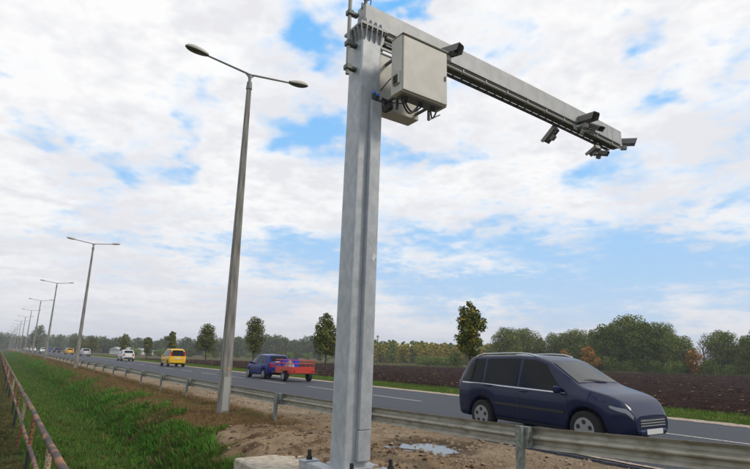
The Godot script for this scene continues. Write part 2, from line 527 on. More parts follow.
func make_ground() -> void:
	gn.seed = 2
	gn.frequency = 0.5
	gn.fractal_octaves = 4
	gn2.seed = 8
	gn2.frequency = 2.2
	gn2.fractal_octaves = 3
	var xs := []
	for x in [-1500.0, -500.0, -150.0, -50.0, -20.0, -10.0, -6.0, -4.0, -2.5, -1.6, -1.0]: xs.append(x)
	var x := -0.6
	while x < 2.6:
		xs.append(x); x += 0.14
	while x < 7.9:
		xs.append(x); x += 0.09
	for q in [8.0, 8.2, 8.4, 12.0, 16.0, 16.2, 16.5, 16.8, 17.3, 18.0, 18.7, 19.4, 19.8, 20.4, 21.5, 24.0, 28.0, 34.0, 42.0, 52.0, 66.0, 84.0, 110.0, 140.0, 180.0, 250.0, 400.0, 800.0, 1500.0]: xs.append(q)
	var zs := [400.0, 150.0, 60.0, 25.0, 12.0, 7.0, 4.0, 2.5]
	var z := 1.6
	var step := 0.10
	while z > -2200.0:
		zs.append(z)
		if z < -13.0: step *= 1.035
		z -= step
	var P := []
	var C := []
	for zz in zs:
		var row := []
		var cr := []
		for xx in xs:
			row.append(V(xx, height(xx, zz), zz))
			cr.append(ground_colour(xx, zz))
		P.append(row)
		C.append(cr)
	var st := SurfaceTool.new()
	st.begin(Mesh.PRIMITIVE_TRIANGLES)
	st.set_smooth_group(0)
	for i in P.size():
		for k in xs.size():
			st.set_color(C[i][k])
			st.add_vertex(P[i][k])
	var K := xs.size()
	for i in P.size() - 1:
		for k in K - 1:
			var a := i * K + k
			for q in [a, a + K, a + 1, a + 1, a + K, a + K + 1]: st.add_index(q)
	st.generate_normals()
	st.set_material(M.ground)
	var g := put("ground", st.commit())
	tag(g, "", "", "", "structure")

func strip(called: String, x0: float, x1: float, y: float, zlist: Array, m: Material, parent: Node = null, wave := 0.0) -> MeshInstance3D:
	var mb := MB.new()
	for i in zlist.size() - 1:
		var a: float = zlist[i]
		var b: float = zlist[i + 1]
		var wa := gn2.get_noise_1d(a * 1.7) * wave
		var wb := gn2.get_noise_1d(b * 1.7) * wave
		mb.quad(V(x0 + wa, y, a), V(x1, y, a), V(x1, y, b), V(x0 + wb, y, b))
	return obj(called, mb, m, parent)

func road_tone(x: float, z: float) -> Color:      # polished wheel tracks, oil between them, patches of other mixes
	var t := 0.0
	for c in [9.15, 10.75, 13.2, 14.8]: t += exp(-pow((x - c) / 0.28, 2.0))
	var oil := exp(-pow((x - 9.95) / 0.25, 2.0)) + exp(-pow((x - 14.0) / 0.25, 2.0))
	var n := gn.get_noise_2d(x * 0.7 + 11.0, z * 0.12) + 0.6 * gn2.get_noise_2d(x * 0.5, z * 0.25)
	var k := 1.08 + 0.12 * t - 0.14 * oil + 0.16 * n
	if x < 8.7: k += 0.12 * smoothstep(8.7, 8.1, x)
	return Color(k, k * 0.995, k * 0.985)

func make_road() -> void:
	var zl := [200.0, 60.0, 20.0, 8.0]
	var z := 6.0
	var s := 0.12
	while z > -2200.0:
		zl.append(z)
		if z < -15.0: s *= 1.05
		z -= s
	var mb := MB.new()      # carriageway with its crumbled near edge, a low step above the soil
	for i in zl.size() - 1:
		var a: float = zl[i]
		var b: float = zl[i + 1]
		var pa := [8.02 + gn2.get_noise_1d(a * 1.9) * 0.10, 16.0 + gn2.get_noise_1d(a + 90.0) * 0.12]
		var pb := [8.02 + gn2.get_noise_1d(b * 1.9) * 0.10, 16.0 + gn2.get_noise_1d(b + 90.0) * 0.12]
		var ya := 0.035
		var cuts := [0.0, 0.35, 0.7, 1.0, 1.5, 2.0, 2.4, 2.8, 3.2, 3.6, 4.0, 4.4, 4.8, 5.2, 5.6, 6.0, 6.4, 6.8, 7.2, 7.6, 8.0]
		for k in cuts.size() - 1:
			var q := []
			for e in [[k, 0], [k + 1, 0], [k + 1, 1], [k, 1]]:
				var u: float = cuts[e[0]] / 8.0
				var pe: Array = pa if e[1] == 0 else pb
				var ze: float = a if e[1] == 0 else b
				var xx := lerpf(pe[0], pe[1], u)
				q.append(V(xx, ya + 0.05 * (1.0 - absf(u * 2.0 - 1.0)), ze))
			mb.quad(q[0], q[1], q[2], q[3])
			var at := mb.c.size() - 6
			for e in 6: mb.c[at + e] = road_tone(mb.v[at + e].x, mb.v[at + e].z)
		mb.quad(V(pa[0], ya, a), V(pb[0], ya, b), V(pb[0] - 0.02, -0.12, b), V(pa[0] - 0.02, -0.12, a))
		mb.quad(V(pb[1], ya, b), V(pa[1], ya, a), V(pa[1] + 0.02, -0.12, a), V(pb[1] + 0.02, -0.12, b))
	var road := obj("road", mb, M.asphalt)
	tag(road, "", "", "", "structure")
	var edge := MB.new()      # pale worn strips along both edges of the asphalt
	for i in zl.size() - 1:
		var a: float = zl[i]
		var b: float = zl[i + 1]
		for e in [[8.12, 8.26, 0.0425], [15.55, 16.25, 0.0405]]:
			var wa: float = gn2.get_noise_1d(a * 1.3 + e[0]) * (0.03 if e[0] < 9.0 else 0.14)
			var wb: float = gn2.get_noise_1d(b * 1.3 + e[0]) * (0.03 if e[0] < 9.0 else 0.14)
			edge.quad(V(e[0] + wa, e[2] + 0.008, a), V(e[1] + wa, e[2] + 0.005, a), V(e[1] + wb, e[2] + 0.005, b), V(e[0] + wb, e[2] + 0.008, b))
	tag(obj("road_edge", edge, M.edging), "", "", "", "structure")
	var dash := MB.new()
	var at := 12.0
	while at > -500.0:
		var length := 4.2 if at > -5.0 and at < 0.0 else 2.9
		dash.quad(V(11.99, 0.0895, at), V(12.11, 0.0895, at), V(12.11, 0.0895, at - length), V(11.99, 0.0895, at - length))
		at -= 5.3
	tag(obj("road_marking", dash, M.marking), "", "", "", "structure")

func field_edge(z: float) -> float:
	return clampf(86.0 + (z + 35.0) * 0.93, 24.0, 170.0)

func make_field() -> void:
	var st := SurfaceTool.new()
	st.begin(Mesh.PRIMITIVE_TRIANGLES)
	st.set_smooth_group(0)
	var zs := []
	var z := 45.0
	while z > -101.0:
		zs.append(z)
		z -= 0.42 if z < 5.0 and z > -60.0 else 1.0
	var K := 170
	for zz in zs:
		var far := field_edge(zz)
		for k in K:
			var t := pow(float(k) / (K - 1), 1.5)
			var x := lerpf(19.7 + gn.get_noise_1d(zz * 0.9) * 0.35, far, t)
			var y := 0.01 + gn2.get_noise_2d(x * 0.55, zz * 0.25) * 0.10 + gn.get_noise_2d(x * 0.4, zz * 0.12) * 0.07 + sin(x * 4.2) * 0.04 * (1.0 - smoothstep(26.0, 40.0, x))
			y += smoothstep(0.0, 0.05, t) * 0.05
			if k == 0 or k == K - 1: y = -0.06
			var w := gn2.get_noise_2d(x * 0.8 + 40.0, zz * 0.5)
			st.set_color(Color(0.022, 0.0115, 0.0092).lerp(Color(0.042, 0.0235, 0.017), clampf(0.5 + w * 1.4, 0.0, 1.0)))
			st.add_vertex(V(x, y, zz))
	for i in zs.size() - 1:
		for k in K - 1:
			var a := i * K + k
			for q in [a, a + K, a + 1, a + 1, a + K, a + K + 1]: st.add_index(q)
	st.generate_normals()
	st.set_material(M.soil)
	tag(put("ploughed_field", st.commit()), "", "", "", "structure")
	# clods and straw, uncountable
	var lump := MB.new()
	var pts := [V(0.5, 0.0, 0.1), V(0.1, 0.05, 0.5), V(-0.45, 0.0, 0.15), V(-0.1, -0.05, -0.5)]
	var up := V(0.05, 0.42, -0.03)
	for i in 4:
		lump.out([pts[i], pts[(i + 1) % 4], up], V(0, -0.3, 0))
	scatter("soil_clods", lump, M.clod, 30000, func(r): 
		var zz: float = r.randf_range(8.0, -95.0)
		var x: float = lerpf(19.8, field_edge(zz), pow(r.randf(), 1.9))
		var s: float = r.randf_range(0.10, 0.34)
		return [V(x, 0.03, zz), V(s, s * r.randf_range(0.5, 0.95), s), r.randf() * TAU, 0.25, Color(0.020, 0.0115, 0.0095).lerp(Color(0.055, 0.034, 0.026), r.randf() * r.randf())], 71,
		"dark crumbled clods of the ploughed field", "soil")
	var bit := MB.new()
	bit.quad(V(-0.5, 0, -0.12), V(-0.5, 0.02, 0.12), V(0.5, 0, 0.12), V(0.5, 0.04, -0.12))
	scatter("straw_litter", bit, M.clod, 5200, func(r):
		var zz: float = r.randf_range(4.0, -90.0)
		var x: float = lerpf(19.8, field_edge(zz), pow(r.randf(), 1.5))
		var s: float = r.randf_range(0.05, 0.17)
		return [V(x, 0.13, zz), V(s, s, s), r.randf() * TAU, 0.8, Color(0.17, 0.10, 0.045).lerp(Color(0.36, 0.25, 0.14), r.randf())], 72,
		"pale straw and fallen leaves strewn over the ploughed field", "straw")

func scatter(called: String, shape: MB, m: Material, count: int, place: Callable, seed_: int, label: String, category: String, parent: Node = null) -> void:
	var r := RandomNumberGenerator.new()
	r.seed = seed_
	var mm := MultiMesh.new()
	mm.transform_format = MultiMesh.TRANSFORM_3D
	mm.use_colors = true
	mm.mesh = shape.mesh(m)
	var found := []
	var tries := 0
	while found.size() < count and tries < count * 6:
		tries += 1
		var p = place.call(r)
		if p != null: found.append(p)
	mm.instance_count = found.size()
	for i in found.size():
		var p = found[i]
		var b := Basis(Vector3.UP, p[2]) * Basis(Vector3.RIGHT, r.randf_range(-p[3], p[3])) * Basis.from_scale(p[1])
		mm.set_instance_transform(i, Transform3D(b, p[0]))
		mm.set_instance_color(i, p[4])
	var o := MultiMeshInstance3D.new()
	o.name = numbered(called)
	o.multimesh = mm
	add_child(o)
	tag(o, label, category, "", "stuff")

func tuft(seed_: int, blades: int, spread: float, lean: float, width: float) -> MB:
	var r := RandomNumberGenerator.new()
	r.seed = seed_
	var mb := MB.new()
	for i in blades:
		var a := r.randf() * TAU
		var p := V(cos(a), 0, sin(a)) * spread * sqrt(r.randf())
		var d := V(cos(a + r.randf_range(-1, 1)), 0, sin(a + r.randf_range(-1, 1)))
		var h := r.randf_range(0.55, 1.0)
		var l := lean * r.randf_range(0.3, 1.2)
		var s := d.cross(Vector3.UP).normalized() * width * r.randf_range(0.7, 1.2)
		var mid := p + V(0, h * 0.62, 0) + d * l * 0.35
		var tip := p + V(0, h, 0) + d * l
		var k := r.randf_range(0.75, 1.15)
		mb.col = Color(k, k * r.randf_range(0.92, 1.05), k)
		mb.quad(p - s, p + s, mid + s * 0.8, mid - s * 0.8)
		mb.flat(mid - s * 0.8, mid + s * 0.8, tip)
	return mb

func make_grass() -> void:
	var t1 := tuft(1, 9, 0.35, 0.55, 0.035)
	var t2 := tuft(2, 7, 0.45, 0.8, 0.03)
	var ditch := func(r, z0, z1, smin, smax):
		var z: float = lerpf(z0, z1, r.randf())
		var x: float = r.randf_range(-1.4, 5.2)
		var w := gn.get_noise_2d(x * 0.9 + 50.0, z * 0.9)
		if x > 4.1 + w * 1.2 or bare(x, z) > 0.32: return null
		if x > 3.2 and z > -8.85 and z < -4.8: return null
		var s: float = r.randf_range(smin, smax) * (0.7 if x < 0.65 else (1.25 if x > 2.6 else 0.85))
		var lush := clampf(smoothstep(2.4, 3.3, x) * 0.6 + w * 0.9 + 0.1, 0.0, 1.0)
		var dry := smoothstep(0.26, 0.62, gn.get_noise_2d(x * 0.8 - 30.0, z * 0.45) + 0.35 * gn2.get_noise_2d(x, z) + 0.12 * (x - 2.8))
		var c := Color(0.090, 0.155, 0.026).lerp(Color(0.078, 0.215, 0.022), lush)
		if x < 0.6: c = Color(0.125, 0.100, 0.045).lerp(Color(0.080, 0.100, 0.03), r.randf())
		if r.randf() < 0.08 + 0.65 * dry: c = Color(0.22, 0.155, 0.065).lerp(Color(0.13, 0.12, 0.045), r.randf())
		if r.randf() < 0.05: s *= 1.7
		c = c * r.randf_range(0.7, 1.25)
		return [V(x, height(x, z) - 0.015, z), V(s, s * r.randf_range(0.75, 1.25), s), r.randf() * TAU, 0.3, c]
	scatter("ditch_grass", t1, M.grass, 26000, func(r): return ditch.call(r, -3.6, -19.0, 0.07, 0.15), 81, "short green grass covering the near ditch banks", "grass")
	scatter("ditch_grass", t2, M.grass, 22000, func(r): return ditch.call(r, -18.0, -60.0, 0.11, 0.21), 82, "green grass in the ditch beyond the nearest lamp post", "grass")
	scatter("ditch_grass", t2, M.grass, 14000, func(r): return ditch.call(r, -58.0, -190.0, 0.18, 0.34), 83, "distant green strip of ditch grass beside the far lamp posts", "grass")
	scatter("dry_grass", t2, M.grass, 26000, func(r):
		var z: float = -3.0 - 130.0 * pow(r.randf(), 1.6)
		var x: float = r.randf_range(3.3, 5.95)
		var w := gn.get_noise_2d(x * 0.9 + 50.0, z * 0.9)
		if x < 3.55 + w * 1.3 or bare(x, z) > 0.45: return null
		var s: float = r.randf_range(0.06, 0.13) * (1.0 + absf(z) * 0.012)
		var c := Color(0.30, 0.19, 0.085).lerp(Color(0.17, 0.105, 0.048), r.randf())
		if r.randf() < 0.12 + 0.5 * smoothstep(0.1, 0.5, gn.get_noise_2d(x * 1.1, z * 0.8 + 70.0)): c = Color(0.10, 0.14, 0.03)
		return [V(x, height(x, z) - 0.01, z), V(s, s * r.randf_range(0.6, 1.0), s), r.randf() * TAU, 0.5, c], 84, "brown withered grass along the outer side of the guardrail", "grass")
	scatter("verge_grass", t2, M.grass, 26000, func(r):
		var z: float = 4.0 - 150.0 * pow(r.randf(), 1.5)
		var x: float = r.randf_range(16.15, 20.0)
		if x < 16.3 + gn.get_noise_1d(z * 1.2) * 0.4: return null
		var s: float = r.randf_range(0.10, 0.22)
		var c := Color(0.075, 0.165, 0.018).lerp(Color(0.125, 0.20, 0.03), r.randf())
		if r.randf() < 0.10: c = Color(0.24, 0.19, 0.06)
		return [V(x, profile(x) - 0.01, z), V(s, s * r.randf_range(0.6, 1.0), s), r.randf() * TAU, 0.4, c], 85, "bright green mown grass strip between road and ploughed field", "grass")
	scatter("field_margin_grass", t2, M.grass, 9000, func(r):
		var z: float = r.randf_range(20.0, -98.0)
		var x: float = field_edge(z) + r.randf_range(-0.5, 22.0)
		var s: float = r.randf_range(0.35, 0.8)
		var c := Color(0.16, 0.15, 0.055).lerp(Color(0.075, 0.105, 0.03), r.randf())
		return [V(x, -0.26, z), V(s, s * 0.8, s), r.randf() * TAU, 0.4, c], 86, "rough straw coloured grass beyond the far edge of the field", "grass")
	# crumbs of soil and stones on the bare ground
	var lump := MB.new()
	var pts := [V(0.5, 0.0, 0.1), V(0.1, 0.05, 0.5), V(-0.45, 0.0, 0.15), V(-0.1, -0.05, -0.5)]
	for i in 4: lump.out([pts[i], pts[(i + 1) % 4], V(0.05, 0.45, -0.03)], V(0, -0.3, 0))
	scatter("soil_crumbs", lump, M.clod, 9000, func(r):
		var z: float = -2.5 - 24.0 * pow(r.randf(), 1.3)
		var x: float = r.randf_range(3.0, 7.95)
		if bare(x, z) < 0.45: return null
		var s: float = 0.014 + 0.11 * pow(r.randf(), 3.5)
		var c := Color(0.085, 0.052, 0.032).lerp(Color(0.30, 0.215, 0.14), r.randf())
		if x > 5.9: c = c.lerp(Color(0.33, 0.27, 0.20), 0.5)
		return [V(x, height(x, z) - 0.003, z), V(s, s * r.randf_range(0.6, 1.1), s), r.randf() * TAU, 0.5, c], 87, "crumbs of soil and small stones on the bare shoulder", "soil")
	# puddle
	var mb := MB.new()
	var ring := []
	for k in 26:
		var a := TAU * k / 26
		var rr := 1.9
		ring.append(V(6.62 + cos(a) * 0.40 * rr, -0.040, -7.75 + sin(a) * 0.60 * rr))
	for k in 26: mb.out([V(6.62, -0.040, -7.75), ring[k], ring[(k + 1) % 26]], V(6.62, -5, -7.75))
	tag(obj("puddle", mb, M.water), "", "", "", "structure")

# ------------------------------------------------------------------ the gantry
const PX := 4.43      # centre of the post
const PZ := -6.875
const PW := 0.20      # half its width

func arm_top(x: float) -> float:
	var d := x - 4.25
	return 7.41 - 0.0135 * d - 0.0025 * d * d

func rounded(w: float, r: float, steps := 5) -> Array:      # outline of a hollow section with rounded corners
	var o := []
	for q in 4:
		var a0 := q * PI / 2
		var c := Vector2(w - r, w - r).rotated(a0)
		for s in steps + 1:
			var a := a0 + PI / 2 * s / steps
			o.append(c + Vector2(cos(a), sin(a)) * r)
	return o

func make_gantry() -> void:
	var g := thing("camera_gantry", "tall galvanised steel post with long arm reaching over the road", "gantry", V(PX, -0.1, PZ))
	var base := V(PX, -0.1, PZ)
	var sec := rounded(PW, 0.035)
	var mb := MB.new()
	var rows := []
	for y in [0.10, 0.5, 2.0, 4.0, 6.0, 7.055]:
		var row := []
		for p in sec: row.append(V(p.x - 0.07 * (1.0 - y / 7.05), y, p.y))
		rows.append(row)
	mb.grid(rows, true, true)
	obj("post", mb, M.galv, g)
	# cable duct on the side facing back along the road
	mb = MB.new()
	var shear := Transform3D(Basis(V(1, 0, 0), V(0.00993, 1, 0), V(0, 0, 1)), V(-0.07, 0, 0))      # the post stands a little out of plumb
	mb.box(V(4.42, 0.52, PZ + PW + 0.001) - base, V(4.622, 5.62, PZ + PW + 0.085) - base, 0.008, shear)
	var duct := obj("cable_duct", mb, M.galv, g)
	mb = MB.new()
	mb.box(V(4.415, 0.10, PZ + PW + 0.001) - base, V(4.626, 0.514, PZ + PW + 0.078) - base, 0.008, shear)
	obj("duct_foot", mb, M.galv, duct)
	mb = MB.new()
	var scuff := []
	for k in 11: scuff.append(V(4.53 + cos(TAU * k / 11.0) * (0.036 + 0.016 * sin(k * 2.3)), 3.02 + sin(TAU * k / 11.0) * (0.062 + 0.02 * sin(k * 3.1)), PZ + PW + 0.0865) - base)
	mb.out(scuff, V(4.5, 3.0, PZ) - base)
	obj("scuff_mark", mb, plain(Color(0.60, 0.61, 0.62), 0.7), duct)
	for k in 2:
		mb = MB.new()
		mb.cyl(V(4.475 + 0.075 * k, 5.60, PZ + PW + 0.045) - base, V(4.475 + 0.075 * k, 5.755 - 0.02 * k, PZ + PW + 0.045) - base, 0.026)
		var pipe := obj("cable_pipe", mb, M.black, duct)
		mb = MB.new()
		mb.cyl(V(4.475 + 0.075 * k, 5.755 - 0.02 * k, PZ + PW + 0.045) - base, V(4.475 + 0.075 * k, 5.79 - 0.02 * k, PZ + PW + 0.045) - base, 0.030)
		obj("pipe_cap", mb, M.blue_plastic, duct)
	# flange plates and gussets where the arm sits on the post
	mb = MB.new()
	mb.box(V(PX - 0.275, 6.95, PZ - 0.275) - base, V(PX + 0.275, 6.972, PZ + 0.275) - base, 0.003)
	obj("post_flange", mb, M.galv_arm, g)
	mb = MB.new()
	mb.box(V(PX - 0.275, 6.975, PZ - 0.275) - base, V(PX + 0.275, 6.996, PZ + 0.275) - base, 0.003)
	obj("arm_flange", mb, M.galv_arm, g)
	var fins := []
	for k in 4: fins.append([V(PX - 0.155 + 0.103 * k, 0, PZ + PW - 0.002), V(0, 0, 1), V(1, 0, 0)])
	for k in 4: fins.append([V(PX - PW + 0.002, 0, PZ + 0.155 - 0.103 * k), V(-1, 0, 0), V(0, 0, 1)])
	fins.append([V(PX - PW + 0.012, 0, PZ + PW - 0.012), V(-1, 0, 1).normalized(), V(1, 0, 1).normalized()])
	for k in 3: fins.append([V(PX + PW - 0.002, 0, PZ + 0.15 - 0.15 * k), V(1, 0, 0), V(0, 0, 1)])
	for fi in fins.size():
		var f = fins[fi]
		var reach := 0.085 if fi != 8 else 0.14
		var t: Vector3 = f[2] * 0.006
		var o: Vector3 = f[0] - base
		mb = MB.new()
		var pl := []
		for q in [[0.0, 6.949], [reach, 6.949], [reach, 6.893], [reach * 0.72, 6.798], [reach * 0.3, 6.728], [0.0, 6.708]]: pl.append(o + f[1] * q[0] + V(0, q[1], 0) - t)
		mb.prism(pl, t * 2.0)
		obj("gusset", mb, M.galv_arm, g)
		if fi < 4:
			mb = MB.new()
			pl = []
			for q in [[0.0, 6.997], [0.075, 6.997], [0.072, 7.038], [0.055, 7.078], [0.028, 7.103], [0.0, 7.11]]: pl.append(o + f[1] * q[0] + V(0, q[1], 0) - t)
			mb.prism(pl, t * 2.0)
			obj("gusset", mb, M.galv_arm, g)
	for k in 6:
		mb = MB.new()
		var bx := PX - 0.21 + 0.105 * (k if k < 5 else 0)
		var bz := PZ + 0.235 if k < 5 else PZ
		if k == 5: bx = PX - 0.235
		mb.tube([V(bx, 6.903, bz) - base, V(bx, 6.949, bz) - base], [0.018, 0.018], 6)
		obj("flange_nut", mb, M.steel_dark, g)
		mb = MB.new()
		mb.tube([V(bx, 6.997, bz) - base, V(bx, 7.023, bz) - base], [0.018, 0.018], 6)
		obj("flange_bolt", mb, M.steel_dark, g)
	# the arm sags a little towards its tip
	mb = MB.new()
	rows = []
	var steps := 24
	for i in steps + 1:
		var x := lerpf(4.285, 11.95, float(i) / steps)
		var yt := arm_top(x)
		var yb := yt - 0.42
		var row := []
		for q in [[yt, PZ + PW - 0.012], [yt - 0.012, PZ + PW], [yb + 0.012, PZ + PW], [yb, PZ + PW - 0.012], [yb, PZ - 0.043], [yb + 0.012, PZ - 0.055], [yt - 0.012, PZ - 0.055], [yt, PZ - 0.043]]:
			row.append(V(x, q[0], q[1]) - base)
		rows.append(row)
	for i in steps:
		for k in 8:
			var j := (k + 1) % 8
			mb.out([rows[i][k], rows[i][j], rows[i + 1][j], rows[i + 1][k]], V(rows[i][0].x + 0.01, rows[i][0].y - 0.18, -0.02))
	mb.out(rows[0], rows[0][0] + V(1, 0, 0))
	mb.out(rows[steps], rows[steps][0] - V(1, 0, 0))
	var arm := obj("arm", mb, M.galv_arm, g)
	for x in [10.35, 11.0, 11.35, 11.55]:
		mb = MB.new()
		mb.box(V(x, arm_top(x) - 0.405, PZ + PW + 0.0005) - base, V(x + 0.006, arm_top(x) - 0.012, PZ + PW + 0.004) - base)
		obj("weld_seam", mb, M.galv_arm, arm)
	# conduit along the lower front edge, cable tray below, ladder along the back
	mb = MB.new()
	var c1 := []
	var c2 := []
	var c3 := []
	for i in 13:
		var x := lerpf(4.75, 11.85, i / 12.0)
		c1.append(V(x, arm_top(x) - 0.395, PZ + PW + 0.014) - base)
		c2.append(V(x, arm_top(x) - 0.452, PZ + PW - 0.035) - base)
		c3.append(V(x, arm_top(x) - 0.437, PZ + 0.04) - base)
	mb.tube(c1, [0.012, 0.012, 0.012, 0.012, 0.012, 0.012, 0.012, 0.012, 0.012, 0.012, 0.012, 0.012, 0.012], 6)
	obj("cable", mb, M.steel_dark, arm)
	mb = MB.new()
	var r25 := []
	for i in 13: r25.append(0.027)
	mb.tube(c2, r25, 8)
	var conduit := obj("conduit", mb, M.cabinet_lid, arm)
	for i in 11:
		var x := 5.3 + i * 0.62
		mb = MB.new()
		mb.box(V(x, arm_top(x) - 0.488, PZ + PW - 0.07) - base, V(x + 0.03, arm_top(x) - 0.37, PZ + PW + 0.010) - base, 0.004)
		obj("clamp", mb, M.galv_arm, conduit)
	mb = MB.new()
	var tray := []
	for i in 13: tray.append(c3[i])
	for i in 12:
		var a: Vector3 = c3[i]
		var b: Vector3 = c3[i + 1]
		mb.out([a + V(0, 0, 0.06), b + V(0, 0, 0.06), b + V(0, 0, -0.085), a + V(0, 0, -0.085)], a + V(0, 1, 0))
		mb.out([a + V(0, 0, 0.06), b + V(0, 0, 0.06), b + V(0, 0.015, 0.06), a + V(0, 0.015, 0.06)], a + V(0, 0, -1))
		mb.out([a + V(0, 0, -0.085), b + V(0, 0, -0.085), b + V(0, 0.015, -0.085), a + V(0, 0.015, -0.085)], a + V(0, 0, 1))
	obj("cable_tray", mb, plain(Color(0.075, 0.08, 0.055), 0.7), arm)
	var ladder := MB.new()
	for e in [[-0.122, 0.010], [-0.168, 0.012]]:
		for i in 12:
			var a: Vector3 = c3[i]
			var b: Vector3 = c3[i + 1]
			ladder.box(V(0, -0.018, -0.006), V(a.distance_to(b), 0.018, 0.006), 0.0, Transform3D(Basis(Vector3.BACK, atan2(b.y - a.y, b.x - a.x)), a + V(0, 0.0, e[0])))
	var lad := obj("cable_ladder", ladder, M.steel_dark, arm)
	for i in 30:
		var x := 4.85 + i * 0.235
		mb = MB.new()
		mb.box(V(x, arm_top(x) - 0.442, PZ - 0.122) - base, V(x + 0.05, arm_top(x) - 0.430, PZ - 0.055) - base)
		obj("rung", mb, M.steel_dark, lad)
	# aerial mast clamped to the outer side of the post
	mb = MB.new()
	mb.cyl(V(4.075, 6.08, PZ + 0.02) - base, V(4.075, 8.6, PZ + 0.02) - base, 0.032)
	var mast := obj("mast", mb, M.pole_grey, g)
	for y in [6.18, 6.62, 7.2]:
		mb = MB.new()
		mb.box(V(4.035, y, PZ - 0.03) - base, V(PX - PW + 0.01, y + 0.05, PZ + 0.07) - base, 0.006)
		mb.box(V(4.025, y - 0.02, PZ - 0.04) - base, V(4.13, y + 0.07, PZ + 0.08) - base, 0.01)
		obj("mast_clamp", mb, M.steel_dark, mast)
	# steel base frame and holding-down bolts
	for x in [3.96, 4.60]:
		mb = MB.new()
		mb.box(V(x, -0.095, -7.62) - base, V(x + 0.012, -0.002, -6.12) - base)
		mb.box(V(x + 0.014, -0.012, -7.62) - base, V(x + 0.21, 0.0, -6.12) - base, 0.002)
		mb.box(V(x + 0.198, -0.095, -7.62) - base, V(x + 0.21, -0.014, -6.12) - base)
		for z in [-7.50, -6.32]: mb.box(V(x - 0.03, 0.0025, z - 0.10) - base, V(x + 0.24, 0.018, z + 0.10) - base, 0.003)
		obj("base_beam", mb, M.galv, g)
	mb = MB.new()
	mb.box(V(4.176, -0.095, PZ - 0.30) - base, V(4.594, 0.025, PZ + 0.30) - base, 0.004)
	obj("base_plate", mb, M.galv, g)
	for x in [4.07, 4.71]:
		for z in [-7.50, -6.32]:
			mb = MB.new()
			mb.tube([V(x, 0.019, z) - base, V(x, 0.062, z) - base], [0.045, 0.045], 6)
			mb.cyl(V(x, 0.062, z) - base, V(x, 0.068, z) - base, 0.036, 0.03)
			mb.cyl(V(x, 0.068, z) - base, V(x, 0.155, z) - base, 0.029, 0.027)
			obj("anchor_bolt", mb, M.black, g)
	# footing
	mb = MB.new()
	mb.box(V(3.36, -0.75, -8.70), V(5.45, -0.1, -5.15), 0.02)
	tag(obj("concrete_footing", mb, M.concrete), "pale concrete footing block under the galvanised post", "footing")

